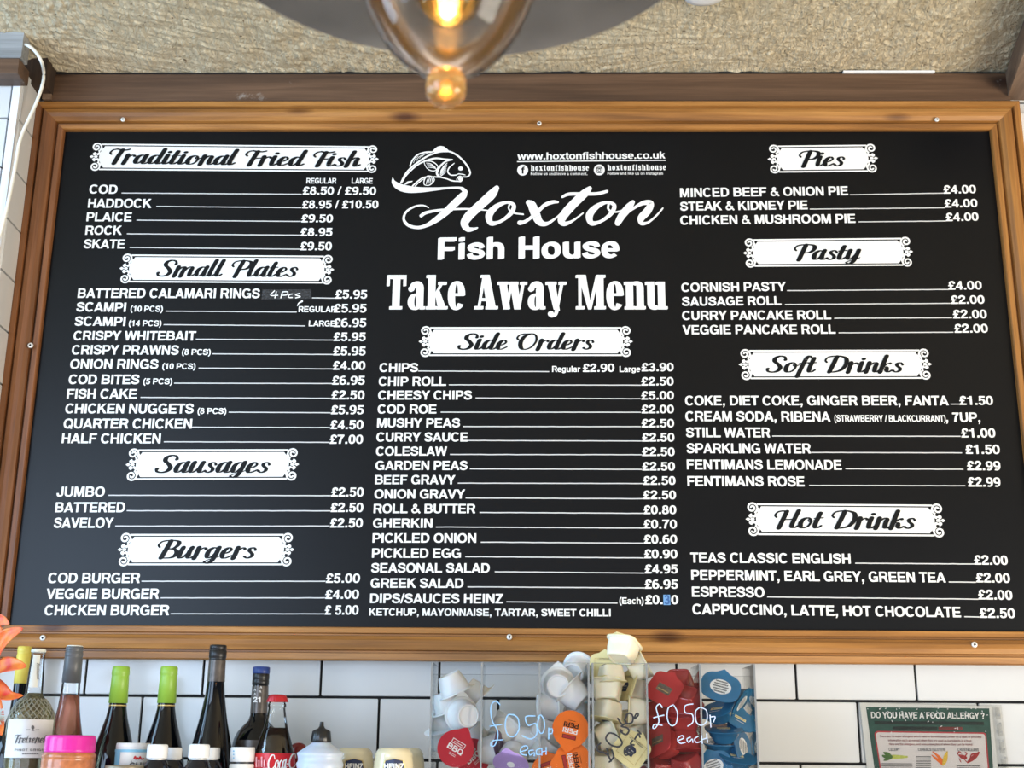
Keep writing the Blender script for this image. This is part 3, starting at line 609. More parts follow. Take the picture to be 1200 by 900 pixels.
# --- printed price lists, one mesh per section
SECT = {
'fried fish': [
 ('COD',104.3,226.7,137.3,227.2,10.3), ('£8.50 / £9.50',354.7,228,440.7,228.3,9.3), ('-',142.5,226.2,353.5,227.6),
 ('HADDOCK',102.7,243.3,177.3,243.6,10.5), ('£8.95 / £10.50',354,244.2,443.3,244,9.3), ('-',183.3,241.8,353.3,243.4),
 ('PLAICE',101,259.3,154,259.6,10.5), ('£9.50',353,260.6,390,260.6,9.3), ('-',160,258,352.7,259.5),
 ('ROCK',99.7,275,142.7,275.2,10.5), ('£8.95',352,276.6,389.3,276.6,9.5), ('-',148.7,274,351.7,275.5),
 ('SKATE',97.7,291,146,291.3,10.5), ('£9.50',351.7,293.3,388.7,293.3,9.7), ('-',152,290,351.5,292),
 ('REGULAR',359,215,394,215.2,6.3), ('LARGE',412,215,436.7,215.2,6.3)],
'small plates': [
 ('BATTERED CALAMARI RINGS',90.7,349,304.3,349.4,11), ('£5.95',392.7,349.9,430,349.9,10), ('-',365.7,349,392.5,349.4),
 ('SCAMPI',89,365,147.3,365.4,10.7), ('(10 PCS)',152.7,365,190.7,365.5,6.8), ('£5.95',391,366.2,429.3,366.2,10), ('REGULAR',349.7,365.7,394,366,6.8), ('-',194,364.6,347.7,365.7),
 ('SCAMPI',87,381.7,146.7,382,10.7), ('(14 PCS)',150.7,382,189,382.3,6.8), ('£6.95',391,383.2,429,383.2,10), ('LARGE',361.7,382.3,392.7,382.6,6.8), ('-',191.7,380.4,357.7,381.8),
 ('CRISPY WHITEBAIT',85.7,398.7,229.3,399,10.8), ('£5.95',390.7,399.6,428.3,399.6,10), ('-',229.5,397.5,390.3,398.5),
 ('CRISPY PRAWNS',83.7,415.3,209.3,415.7,10.9), ('(8 PCS)',213,415.8,246.7,416,6.8), ('£5.95',390.3,416.4,428.3,416.4,10.2), ('-',249,414.6,390,415.4),
 ('ONION RINGS',81.7,432,185.3,432.3,11), ('(10 PCS)',190,432.5,229,432.8,6.8), ('£4.00',390,433.4,428,433.4,10.2), ('-',232.7,431.3,390,432.3),
 ('COD BITES',80,450,163,450.2,11), ('(5 PCS)',167.7,450.2,201.7,450.4,6.8), ('£6.95',389,450.8,427.3,450.8,10.3), ('-',204,449,389,449.4),
 ('FISH CAKE',78,467,160,467.2,11.2), ('£2.50',388.3,468,427,468,10.4), ('-',164.7,465.7,388.2,466.7),
 ('CHICKEN NUGGETS',76,484.3,226.7,484.6,11.3), ('(8 PCS)',231.3,485,265,485.2,6.9), ('£5.95',387.7,485.4,426,485.4,10.5), ('-',268,483,387.5,483.7),
 ('QUARTER CHICKEN',74,502,224.7,502.2,11.4), ('£4.50',387,502.8,425.7,502.8,10.5), ('-',224.7,500.6,386.8,501),
 ('HALF CHICKEN',72,519.3,188,519.6,11.4), ('£7.00',386.3,520,425.3,520,10.6), ('-',192,517.7,386,518.4)],
'sausages': [
 ('JUMBO',66,582,122.4,582,11.6), ('£2.50',388,582,426,582,10.8), ('-',127,580.4,387.7,580.9),
 ('BATTERED',64.3,600.3,146.2,600.3,11.7), ('£2.50',387.4,600,425.5,600,10.8), ('-',148.5,598.5,387,598.6),
 ('SAVELOY',62.6,618.5,132.6,618.5,11.8), ('£2.50',386.7,618.2,425,618,10.8), ('-',135,616.4,386.3,616.4)],
'burgers': [
 ('COD BURGER',56,683.2,163.7,683.2,11.8), ('£5.00',381.8,682.9,421.7,682.9,10.8), ('-',165.8,681.1,381.4,681.2),
 ('VEGGIE BURGER',53.8,701.8,186,701.8,12), ('£4.00',381,701.8,420.6,701.7,10.8), ('-',188.2,700.6,380.8,700.7),
 ('CHICKEN BURGER',51.7,721,198,721,12), ('£ 5.00',380.4,720.3,420,720.2,11), ('-',200,719.2,380,719.3)],
'side orders': [
 ('CHIPS',444.6,435.9,489.9,435.9,10.3), ('Regular',647,435.9,680.2,435.9,7), ('£2.90',683,435.9,720,435.7,9.6), ('Large',726,436,750.5,436,7), ('£3.90',751.8,435.2,789.5,435,9.8), ('-',490,434.8,643.5,435.5),
 ('CHIP ROLL',443.7,452,522.8,452,10.3), ('£2.50',751.5,451.8,789.5,451.6,9.8), ('-',526,450.9,751,451.3),
 ('CHEESY CHIPS',443,468.2,553,468.2,10.4), ('£5.00',751.5,468.3,789.8,468,9.8), ('-',557.4,466.4,750.6,467.2),
 ('COD ROE',442.4,484.6,511.4,484.6,10.4), ('£2.00',751.8,484.4,789.8,484.2,9.9), ('-',516.5,483,751,483.1),
 ('MUSHY PEAS',441.8,500.8,539,500.8,10.5), ('£2.50',751.9,500.8,790,500.7,9.9), ('-',542.5,499.8,751.2,499.9),
 ('CURRY SAUCE',441,517.4,548.2,517.4,10.5), ('£2.50',752.4,517.5,790.4,517.4,10), ('-',548.4,516.2,751.9,516.8),
 ('COLESLAW',440.5,533.9,523.8,533.9,10.5), ('£2.50',752.5,534.3,790.7,534.3,10), ('-',527.3,532.6,751.9,532.8),
 ('GARDEN PEAS',439.9,550.7,547.9,550.8,10.6), ('£2.50',752.7,551.4,791,551.4,10), ('-',550.7,549.5,752.2,550.1),
 ('BEEF GRAVY',439.2,567.4,533.6,567.5,10.6), ('£2.50',753.7,568.1,791.7,568.1,10.1), ('-',536.5,566.2,753,566.6),
 ('ONION GRAVY',438.6,584.2,545,584.3,10.7), ('£2.50',753.7,585,792.3,585,10.2), ('-',545.6,583.6,753.4,584.5),
 ('ROLL & BUTTER',437.7,601.3,557,601.4,10.7), ('£0.80',754.3,602.4,792.6,602.4,10.2), ('-',562,600.5,753.7,601.6),
 ('GHERKIN',437,618.4,506.7,618.5,10.8), ('£0.70',754.3,619.2,793.3,619.2,10.3), ('-',510.8,617.5,754,618.8),
 ('PICKLED ONION',436.4,635.8,558,636,10.8), ('£0.60',754.6,637,793.6,637,10.3), ('-',563.4,635.3,754.3,636.5),
 ('PICKLED EGG',435.8,653.5,540,653.7,10.9), ('£0.90',755,654.2,793.9,654.2,10.4), ('-',545.3,652.3,754.6,653.8),
 ('SEASONAL SALAD',434.8,670.9,573.8,671.2,11), ('£4.95',755.6,672,794.2,672,10.5), ('-',579.8,670,755,671.6),
 ('GREEK SALAD',434.2,688.7,543,688.9,11), ('£6.95',755.6,689.8,794.5,689.8,10.6), ('-',547.9,687.7,755.3,689),
 ('DIPS/SAUCES HEINZ',433.5,706.7,589.7,707.1,11.1), ('(Each)',725.8,707.7,754.3,707.9,7.6), ('£0.',756.2,708.1,776.6,708.1,10.8), ('0',786.6,708.1,795,708.1,10.8), ('-',593.5,705.2,723.6,706.8),
 ('KETCHUP, MAYONNAISE, TARTAR, SWEET CHILLI',432.6,721.3,715.7,722.3,8.4)],
'pies': [
 ('MINCED BEEF & ONION PIE',797,231,994,228.8,10.4), ('£4.00',1106,227,1144,226.4,9.7), ('-',996,228.2,1106,226.3),
 ('STEAK & KIDNEY PIE',797,247,946.7,245.3,10.4), ('£4.00',1107.3,243.2,1145.7,242.6,9.7), ('-',949,245,1107.3,243.5),
 ('CHICKEN & MUSHROOM PIE',797.3,263.3,1002.7,261.2,10.4), ('£4.00',1108.7,259.2,1147,258.6,9.7), ('-',1006,260,1108.7,259)],
'pasty': [
 ('CORNISH PASTY',798.5,342,921.3,340.8,10.4), ('£4.00',1111.5,339.5,1150.9,339.2,10), ('-',922.3,340.6,1111.5,339.2),
 ('SAUSAGE ROLL',799.2,358.5,915.7,357.5,10.4), ('£2.00',1114.6,356.2,1154,355.9,10), ('-',919.9,356.8,1113.9,355.5),
 ('CURRY PANCAKE ROLL',799.5,375,974.2,374.2,10.5), ('£2.00',1117,373.2,1156.8,373,10.1), ('-',977.6,373,1115.6,372.4),
 ('VEGGIE PANCAKE ROLL',799.9,391.7,979.4,391,10.6), ('£2.00',1118.7,389.9,1158,389.7,10.2), ('-',982.8,390,1117.3,389.3)],
'soft drinks': [
 ('COKE, DIET COKE, GINGER BEER, FANTA',803,475,1112,475,11.2), ('£1.50',1124.6,474.5,1164,474.5,10.5), ('-',1113.9,473.6,1124.6,473.6),
 ('CREAM SODA, RIBENA',803.3,493.4,973.5,494,11.3), ('(STRAWBERRY / BLACKCURRANT)',978,494,1108.4,494.3,7.6), (', 7UP,',1108.7,494.3,1149,494.6,11),
 ('STILL WATER',804,512.4,902.6,512.6,11.4), ('£1.00',1126.7,512.6,1166.8,512.7,10.7), ('-',905,511,1125.6,511.3),
 ('SPARKLING WATER',804.7,531,950.3,531.3,11.4), ('£1.50',1131.9,531.8,1172,532,10.8), ('-',950.3,530.2,1127.4,530.6),
 ('FENTIMANS LEMONADE',805,550,986.6,550.6,11.5), ('£2.99',1133.6,551,1172.7,551.2,10.8), ('-',990.8,549.4,1129,550),
 ('FENTIMANS ROSE',805.7,569.5,943,570,11.6), ('£2.99',1134.6,570.2,1172.7,570.4,10.9), ('-',948.2,568.8,1131.2,569.2)],
'hot drinks': [
 ('TEAS CLASSIC ENGLISH',809.2,659.2,997,660.6,11.7), ('£2.00',1141.9,661.6,1181.3,662,11), ('-',1002.2,660,1141.9,661),
 ('PEPPERMINT, EARL GREY, GREEN TEA',810.2,679.6,1108.7,682.6,11.8), ('£2.00',1144.3,682.4,1184,683,11.2), ('-',1111.8,682,1144,682.3),
 ('ESPRESSO',811,699.3,896,700,11.9), ('£2.00',1146.7,702.4,1186.8,703,11.4), ('-',899,699.6,1146.7,702.2),
 ('CAPPUCCINO, LATTE, HOT CHOCOLATE',811.6,719.7,1126.3,723.4,12), ('£2.50',1148.5,723.9,1190,724.3,11.5), ('-',1130,722.6,1148.2,723)]}
for nm, rows in SECT.items():
    mb = MB()
    for r in rows:
        if r[0] == '-':
            a, b = un(r[1], r[2], YT), un(r[3], r[4], YT); hh = Vector((0, 0, .00095))
            n = max(2, int((r[3]-r[1])/6)); prev = None
            for k in range(n+1):
                p = a.lerp(b, k/n)+Vector((0, 0, .0003*noise.noise(Vector((p_ := r[1]+k*.7, r[2], 1)))))
                if prev: mb.flat([prev-hh, p-hh, p+hh, prev+hh], 1, k % 2)
                prev = p
        else: put(mb, layout(r[0], SANS), r[1], r[2], r[3], r[4], r[5], YT)
    o = mb.build('price_list', ['vinyl', 'vinyl_grey'], panel)
    o['label'] = 'white printed price list of the '+nm
# --- heading banners
BAN = [
 ('Traditional Fried Fish', (105,166.7,200.7), (444,170,203.3), (126.7,191.5,423,195.4,17.2)),
 ('Small Plates', (140,296.7,332.5), (391.7,298.3,334), (182.7,323.8,349.3,324.6,18.7)),
 ('Sausages', (147.3,525,564.3), (350.7,524.7,563.7), (181,554,316.7,554,20.3)),
 ('Burgers', (137.8,624,664.3), (345,624,664.3), (183.3,654.3,300.6,654.3,21)),
 ('Side Orders', (490.5,381.7,418.9), (741.7,381.7,418.9), (535.8,409.6,696.7,409.6,18.4)),
 ('Pies', (899.3,169.3,204), (1029,168,202.7), (936.7,195.2,991,194.6,18)),
 ('Pasty', (870.8,279,314.3), (1070,277,313), (931,304.8,1010,304.2,18)),
 ('Soft Drinks', (865.6,408.6,446), (1091.9,408,445.5), (897.5,436.4,1060,436.3,19)),
 ('Hot Drinks', (873.6,588,628.8), (1107.8,589.7,630.5), (907.8,618.8,1074.6,619.6,20.4))]
YBN = YP-.0007; YBT = YP-.0015; CNT = [0]
for txt, L_, R_, tx in BAN:
    a0, a1 = un(L_[0], L_[2], YBN), un(L_[0], L_[1], YBN); b0, b1 = un(R_[0], R_[2], YBN), un(R_[0], R_[1], YBN)
    a1.x = a0.x = (a0.x+a1.x)/2; b0.x = b1.x = (b0.x+b1.x)/2
    W = (b0-a0).length/(a1-a0).length
    def mp(x, y): return (a0.lerp(b0, x/W)).lerp(a1.lerp(b1, x/W), y)
    mb = MB()
    def add(polys, both=True):
        for p in polys:
            CNT[0] += 1; mb.flat([mp(*q) for q in p], 0, CNT[0])
            if both: mb.flat([mp(W-q[0], q[1]) for q in reversed(p)], 0, CNT[0])
    N = 14
    for k in range(N):
        t0, t1 = .13+.74*k/N, .13+.74*(k+1)/N
        e0, e1 = [.46-.16*math.cos(PI*(t-.5)/.74)**1.0 for t in (t0, t1)]
        add([[(e0, t0), (W-e0, t0), (W-e1, t1), (e1, t1)]], False)
    add(bx(.34, .905, W-.34, .955), False); add(bx(.34, .045, W-.34, .095), False)
    for s_ in (1, -1):
        def fy(q): return [(x, .5+s_*(y-.5)) if s_ == 1 else (x, 1-y) for x, y in q]
        spi = []
        for k in range(26):
            a = math.radians(-60+k*24); r = .165*(1-k/30)
            spi.append((.20+r*math.cos(a), .83+r*math.sin(a)))
        add([fy(p) if s_ == 1 else fy(p)[::-1] for p in strip(spi, [.052]*len(spi))])
        ob_ = catmull([(.30,.70),(.345,.80),(.30,.62),(.26,.56),(.22,.55)][0:1]+[(.36,.82),(.375,.70),(.31,.60),(.23,.56)], 5)
        add([fy(p) if s_ == 1 else fy(p)[::-1] for p in strip(ob_, [.045]*len(ob_))])
        ob_ = catmull([(.27,.72),(.30,.66),(.26,.60),(.18,.61),(.16,.66)], 5)
        add([fy(p) if s_ == 1 else fy(p)[::-1] for p in strip(ob_, [.045]*len(ob_))])
        add([disc(.15, .5+s_*.095, .055, .055, 10)])
    add([[(0.0,.5),(.07,.45),(.15,.5),(.07,.55)]]); add([disc(.20,.5,.06,.045,10)])
    bn = mb.build('heading_banner', 'vinyl', panel)
    mb = MB(); put(mb, layout(txt, SCR, .25), *tx, YBT)
    hl = mb.build('heading_lettering', 'ink', panel); hl['label'] = 'black script heading reading '+txt
# --- logo lettering in the middle
mb = MB(); put(mb, layout('Fish', SANS, 0, .05, (-.045, -.015, .015, .045)), 512.8, 304, 591, 303.2, 25.2, YT); mb.build('shop_name_lettering', 'vinyl', panel)
mb = MB(); put(mb, layout('House', SANS, 0, .05, (-.045, -.015, .015, .045)), 607.5, 303, 726, 301.8, 25.2, YT); mb.build('shop_name_lettering', 'vinyl', panel)
mb = MB(); put(mb, layout('Take Away Menu', SLB, 0, .012), 452, 362.5, 782.7, 362.5, 40, YT); mb.build('title_lettering', 'vinyl', panel)
mb = MB()
def br(pts, closed=False, n=8):              # brush stroke with its own widths: (x, y, width)
    q = catmull(pts, n, closed); return strip([(a[0], a[1]) for a in q], [max(a[2], .6) for a in q], closed, not closed)
HX = []
HX += br([(325,50,14),(320,68,30),(285,102,32),(245,140,30),(205,172,24),(165,196,16),(125,206,13),(85,196,13),(66,170,11),(78,138,9),(115,116,8),(150,112,6),(172,122,4)])
HX += br([(140,156,14),(165,142,13),(230,131,10),(330,127,8),(410,132,6),(440,138,4)])
HX += br([(462,38,22),(440,66,38),(395,108,38),(350,150,38),(325,186,34),(338,212,24),(362,213,14),(380,207,6)])
def oo(dx): return br([(505+dx,99,12),(462+dx,116,22),(430+dx,152,31),(438+dx,187,22),(478+dx,180,13),(522+dx,146,18),(535+dx,112,17)], True)
HX += oo(0)+br([(520,101,8),(513,124,7),(530,143,7),(575,150,7)])
HX += br([(560,186,20),(585,180,14),(625,150,14),(665,112,16),(700,98,16),(722,98,10)])+br([(598,100,24),(612,112,36),(628,150,38),(645,182,30),(675,190,16),(715,165,8),(745,135,6)])
HX += br([(858,40,20),(835,62,34),(790,105,36),(752,148,36),(738,176,32),(752,190,20),(785,178,10),(830,145,6)])+br([(742,76,10),(770,64,14),(830,63,14),(890,62,14),(932,52,12)])
HX += oo(428)+br([(940,102,10),(938,128,9),(965,140,8),(1005,132,7)])
HX += br([(1042,98,18),(1025,120,32),(995,156,32),(978,186,26)])+br([(1000,160,10),(1040,128,10),(1085,102,18),(1118,104,26),(1105,135,32),(1078,165,30),(1080,188,18),(1108,184,10),(1142,156,8),(1170,124,6)])
put_px(mb, HX, 455, 210, 3.6364, YT)
SW = br([(152,535,8),(165,590,50),(230,640,78),(330,668,82),(480,675,62),(640,666,40),(780,655,26),(900,650,26),(965,662,40),(1000,700,60)])
put_px(mb, SW, 445, 155, 10, YT-.00015)
mb.build('script_logo_lettering', 'vinyl', panel)
mb = MB(); FI = []
FI += br([(248,592,18),(320,465,20),(430,365,20),(560,280,20),(680,235,18),(760,226,16),(830,230,20),(920,280,20),(1000,360,20),(1050,440,20),(1058,490,18),(1025,522,16),(975,522,12)])
FI += br([(355,395,16),(390,320,16),(450,262,16),(540,235,18),(620,232,14)])
for k in range(5): FI += br([(395+k*35,360-k*26,5),(415+k*38,318-k*20,6),(450+k*38,280-k*9,5)], n=4)
HUMP = [(610,232),(640,198),(675,170),(710,160),(750,166),(785,192),(822,228)]
for i in range(len(HUMP)-1): FI.append([HUMP[i], HUMP[i+1], (HUMP[i+1][0], 232), (HUMP[i][0], 234)])
FI += br([(262,585,14),(320,495,14),(430,392,16),(530,338,18),(650,306,20),(760,316,18),(850,322,16)])
FI += br([(850,322,14),(770,345,18),(700,410,24),(670,480,26),(700,525,18)])
FI += br([(872,366,10),(815,415,14),(798,465,16),(835,502,14),(900,502,12)])
FI += br([(695,525,14),(780,545,14),(850,570,16),(930,577,12)])
FI += br([(900,500,10),(935,488,12),(1000,500,10)])+br([(905,545,10),(935,515,12),(970,535,14),(950,575,16),(910,570,10)], True)
FI.append(disc(948,425,28,24)); FI.append(disc(940,548,22,22))
FI += br([(690,525,18),(620,523,14),(520,530,16),(450,572,16),(385,630,16)])+br([(540,535,8),(470,580,10),(415,632,12)])
FI += br([(522,352,8),(570,338,12),(630,352,12),(680,400,10),(655,448,10),(600,450,10),(550,418,8)], True)
for k in range(4): FI += br([(545+k*8,362+k*16,5),(600+k*14,372+k*16,8),(650+k*6,410+k*10,5)], n=4)
for k in range(6): FI += br([(790-k*4,360+k*22,7),(750-k*6,400+k*22,10),(715-k*2,450+k*12,6)], n=4)
FI += br([(520,610,10),(525,555,12),(560,515,12),(620,525,12),(640,565,10),(600,610,12),(560,625,8)], True)
for k in range(4): FI += br([(545+k*22,610-k*6,6),(555+k*20,570-k*5,9),(570+k*18,535-k*2,6)], n=4)
FI += br([(295,612,10),(330,590,26),(380,575,10)])
put_px(mb, FI, 445, 155, 10, YT-.0003); mb.build('fish_emblem', 'vinyl', panel)
mb = MB()
put(mb, layout('www.hoxtonfishhouse.co.uk', SANS), 606.3, 187, 779.7, 185.8, 8.1, YT)
a, b = un(606, 189.4, YT), un(780, 187.9, YT); hh = Vector((0, 0, .0010)); mb.flat([a-hh, b-hh, b+hh, a+hh])
put(mb, layout('hoxtonfishhouse', SLB, 0, .13), 622, 200, 690, 199.9, 6.4, YT); put(mb, layout('hoxtonfishhouse', SLB, 0, .13), 712, 199.5, 780.5, 199.3, 6.4, YT)
put(mb, layout('Follow us and leave a comment,', SANS, 0, .06, (0,)), 622, 205.2, 688.3, 205.2, 3.2, YT); put(mb, layout('Follow and like us on Instagram', SANS, 0, .06, (0,)), 712, 204.8, 777, 204.8, 3.2, YT)
def circ(x, y, r, Y, m): mb.flat([un(*q, Y) for q in disc(x, y, r, r, 24)], m)
circ(612.5, 199.4, 6.4, YT, 0); circ(702.3, 199.1, 6.4, YT, 0)
put(mb, layout('f', SANS), 610.6, 203.4, 614.8, 203.4, 8, YT-.0005, 1)
rs = []
for k in range(33):
    a = 2*PI*k/32; c, s_ = math.cos(a), math.sin(a); rs.append((702.3+3.2*math.copysign(abs(c)**.5, c), 199.1+3.2*math.copysign(abs(s_)**.5, s_)))
put_px(mb, strip(rs, [.9]*33), 0, 0, 1, YT-.0005, 1); put_px(mb, strip([(702.3+1.5*math.cos(2*PI*k/16), 199.3+1.5*math.sin(2*PI*k/16)) for k in range(17)], [.7]*17), 0, 0, 1, YT-.0005, 1); put_px(mb, strip([(699, 197.2), (705.6, 197.2)], [.7]*2), 0, 0, 1, YT-.0005, 1)
mb.build('contact_lettering', ['vinyl', 'ink'], panel)
# --- patches stuck on the panel
mb = MB(); mb.flat([un(x, y, YT-.0002) for x, y in ((306.5,350.8),(364.6,350.2),(365,339),(307.5,339.3))])
for k in range(9): mb.flat([un(x, y, YT-.0002) for x, y in ((364.5,349.8-k*1.2),(365.4+random.random()*.8,349.3-k*1.2),(364.5,348.8-k*1.2))])
tp = mb.build('tape_patch', 'tape', panel)
mb = MB()
HW = sp([(322,340.5),(317,346),(326,346)], 1.2)+sp([(324,341.5),(322,349.5)], 1.2)+sp([(331,342),(329,349.5)], 1.3)+sp([(331,342),(337,342),(336,345.5),(330,346)], 1.2)+sp([(343,344.5),(339,345.5),(338.5,348.5),(343,348.6)], 1.2)+sp([(352,343.6),(346,345.5),(352,347.5),(346,349.2)], 1.2)
put_px(mb, HW, 0, 0, 1, YT-.0006); put_px(mb, br([(354,353,2.2),(350,355.5,1.4),(348.6,358.5,.8)]), 0, 0, 1, YT)
mb.build('handwriting', 'vinyl', tp)
mb = MB(); mb.flat([un(x, y, YT-.0002) for x, y in ((777.6,709),(785.8,709),(785.2,697),(777.2,697))]); bp_ = mb.build('price_sticker', 'bluepatch', panel)
mb = MB(); put(mb, layout('3', SANS), 778.6, 708, 785, 708, 10.6, YT-.0007); mb.build('sticker_digit', 'bluedark', bp_)

# ------------------------------------------------------------------ cable
pts = [(27,52),(34,54),(42,61),(48.5,72),(51.2,84),(50.5,96),(46.5,110),(41,124),(34,139),(27.5,153),(22.5,168),(19.5,185),(16,205),(10,235),(2,268),(-14,320)]
mb = MB(); P3 = []
for i, (x, y) in enumerate(pts):
    Y = YTB+.012 if i < 1 else (YTB+.002 if i < 4 else YN-.012)
    P3.append(un(x, y, Y))
mb.tube(catmull([tuple(p) for p in P3], 5), .0031, 10)
tag(mb.build('cable', 'cable'), 'cream electric cable hanging from the grey timber block down the left tiled corner', 'cable')

# ------------------------------------------------------------------ pendant lamp
YL = .55
tip = un(522.5, 113, YL)
LX, LY = tip.x, YL
lamp = thing('pendant_lamp', (LX, LY, CEIL-.002), 'brushed steel pendant lamp with clear teardrop glass and glowing amber bulb at top of photo', 'lamp')
zt_ = tip.z
mb = MB()
prof = [(.0065,-.003),(.0092,0),(.0097,.004),(.0088,.008),(.0100,.0115),(.0150,.0155),(.0235,.022),(.029,.028),(.0335,.035),(.039,.046),(.0435,.060),(.0465,.080),(.045,.105),(.038,.13),(.029,.15),(.023,.165)]
mb.lathe(prof, 48, (LX, LY, zt_)); 
sh = mb.build('glass_shade', 'thin_glass', lamp)
mb = MB(); mb.lathe([(.0,-.0036),(.0062,-.0032),(.0090,-.0004),(.0096,.004),(.0093,.009),(.0080,.0118),(0,.0122)], 32, (LX, LY, zt_)); fin = mb.build('glass_tip', pm('amber_glass_tip', (1.0, .62, .22), .05, trans=.75, ior=1.45, var=.05), sh)
mb = MB(); mb.lathe([(0,.040),(.007,.041),(.0135,.046),(.0170,.055),(.0178,.068),(.016,.088),(.013,.108),(.012,.13),(0,.13)], 36, (LX, LY, zt_))
bulb = mb.build('bulb', acrylic_mat('amber_bulb_glass', (1.0, .80, .42)), lamp)
mb = MB()
fm = pm('glowing_filament', (1, .6, .2), .4, emit=(1.0, .66, .24), es=14)
for k in range(6):
    a = 2*PI*k/6
    mb.tube([(LX+.004*math.cos(a), LY+.004*math.sin(a), zt_+.10), (LX+.0095*math.cos(a), LY+.0095*math.sin(a), zt_+.060)], .0011, 6)
mb.build('filament', fm, bulb)
mb = MB(); mb.lathe([(0,.128),(.014,.128),(.014,.165),(.02,.168),(.02,.20),(0,.20)], 32, (LX, LY, zt_)); mb.build('lamp_holder', 'steel', lamp)
mb = MB(); mb.tube([(LX, LY, zt_+.195), (LX, LY, CEIL-.004)], .003, 10); mb.lathe([(0,-.02),(.045,-.018),(.05,-.004),(.05,0),(0,0)], 32, (LX, LY, CEIL-.004)); mb.build('cord', 'ink', lamp)
# wide steel dish: far rim read at (530,66)
RR = .134; rimY = LY+RR; rz = un(530, 66, rimY).z
mb = MB(); op = []; ip = []
for k in range(15):
    t = k/14; op.append((RR*(1-t)+.02*t, rz+.060*(1-(1-t)**1.7)))
dz = rz-0
prof = [(r, z-dz) for r, z in op]
inner = [(max(r-.0012, .018), z-.0012) for r, z in prof][::-1]
mb.lathe([(prof[0][0]-.001, -.0012)]+[(prof[0][0]+.001, 0)]+prof[1:], 96, (LX, LY, dz), 0, True)
rows = [[(LX+r*math.cos(2*PI*k/96), LY+r*math.sin(2*PI*k/96), dz+z) for k in range(96)] for r, z in inner]
mb.grid(rows, 0, True, False, True)
mb.build('reflector_dish', 'steel', lamp)
pl = bpy.data.lights.new('bulb_glow', 'POINT'); pl.energy = .4; pl.color = (1, .66, .3); pl.shadow_soft_size = .006
po = bpy.data.objects.new('bulb_glow', pl); COL.objects.link(po); po.location = (LX, LY, zt_+.08)
# round white ceiling fitting
u1 = un(826, -10, 1); YS = (CEIL-.025-CAMZ)/(u1.z-CAMZ); c = un(826, -10, YS); mb = MB(); R0 = .044
c.z = CEIL-.0
mb.lathe([(0,-.034),(.024,-.034),(.037,-.030),(R0,-.018),(R0,0),(0,0)], 40, (c.x, c.y, c.z))
fit = thing('ceiling_fitting', (c.x, c.y, c.z), 'white round fitting with dark slots on the plaster ceiling right of the lamp', 'ceiling fitting')
mb.build('housing', 'white_plastic', fit)
mb = MB()
for k in range(16):
    a = 2*PI*k/16; t = Vector((-math.sin(a), math.cos(a), 0)); n_ = Vector((math.cos(a), math.sin(a), 0))
    p = Vector((c.x, c.y, c.z-.0225))+n_*.0415
    e1 = p-n_*.0032+Vector((0, 0, -.0045)); mb.face([e1-t*.0035, e1+t*.0035, p+t*.0035+n_*.001+Vector((0,0,.002)), p-t*.0035+n_*.001+Vector((0,0,.002))])
mb.build('vent_slots', 'ink', fit)
# ------------------------------------------------------------------ bottles and tubs on the counter
def DM(Y): return DW-(1.36-Y)*.75          # bench depth scale
def mpp(x, y, Y): return (un(x, y, Y)-CAM).dot(CF)/F
def axis(x, y, Y): p = un(x, y, Y); return p.x, Y
def zof(x, y, Y):
    """height seen at pixel row y on the vertical axis through (x, ., Y); x only matters through the small roll"""
    return un(x, y, Y).z
def prof_px(x, Y, lst, floor=None):
    pr = [(hw*mpp(x, y, Y), zof(x, y, Y)) for y, hw in lst]
    if floor is not None:
        r = pr[-1][0]; pr += [(r, floor+.006), (r-.005, floor)]
    return pr[::-1]
def base_thing(name, x, ytop, Y, floor, label, cat, group=None):
    X, _ = axis(x, ytop, Y)
    return thing(name, (X, Y, floor), label, cat, group), X
def un_cyl(x, y, cx, cy, r):
    d = (x-600)/F*CR+(450-y)/F*CU+CF
    ox, oy = CAM.x-cx, CAM.y-cy
    a = d.x*d.x+d.y*d.y; b = 2*(ox*d.x+oy*d.y); c = ox*ox+oy*oy-r*r
    D = b*b-4*a*c
    if D < 0: t = -b/(2*a)
    else: t = (-b-math.sqrt(D))/(2*a)
    return CAM+d*t
def put_cyl(mb, polys, xl, yl, xr, yr, cap, cx, cy, r, m=0, sub=1):
    x0 = min(q[0] for p in polys for q in p); x1 = max(q[0] for p in polys for q in p)
    for i, p in enumerate(polys):
        mb.flat([un_cyl(xl+(xr-xl)*(q[0]-x0)/(x1-x0), yl+(yr-yl)*(q[0]-x0)/(x1-x0)-cap*q[1], cx, cy, r) for q in p], m, i)
def patch(mb, cx, cy, r0, r1, z0, z1, a0, a1, m=0, n=20):
    rows = []
    for j in range(5):
        t = j/4; r = r0+(r1-r0)*t
        rows.append([(cx+r*math.cos(math.radians(a0+(a1-a0)*k/n)), cy+r*math.sin(math.radians(a0+(a1-a0)*k/n)), z0+(z1-z0)*t) for k in range(n+1)])
    mb.grid(rows, m, True)
M['grey_cap'] = pm('slate_grey_capsule', (.10, .105, .115), .38, var=.1)
M['green_cap'] = pm('lime_green_capsule', (.27, .47, .055), .38, var=.05)
M['yellow_cap'] = pm('yellow_capsule', (.72, .58, .10), .4, var=.06)
M['black_cap'] = pm('black_capsule', (.012, .012, .013), .35, var=.2)
M['blue_cap'] = pm('cobalt_cap', (.018, .045, .20), .4, var=.1)
M['brown_label'] = pm('brown_foil_neck_label', (.10, .085, .075), .3, metal=.3, var=.3, sc=90)
M['paper'] = pm('white_paper_label', (.78, .77, .74), .6, var=.03)
M['grey_ink'] = pm('grey_print', (.12, .12, .12), .5, var=.1)
M['rose'] = pm('rose_wine', (.80, .36, .27), .05, trans=.75, ior=1.34, var=.03)
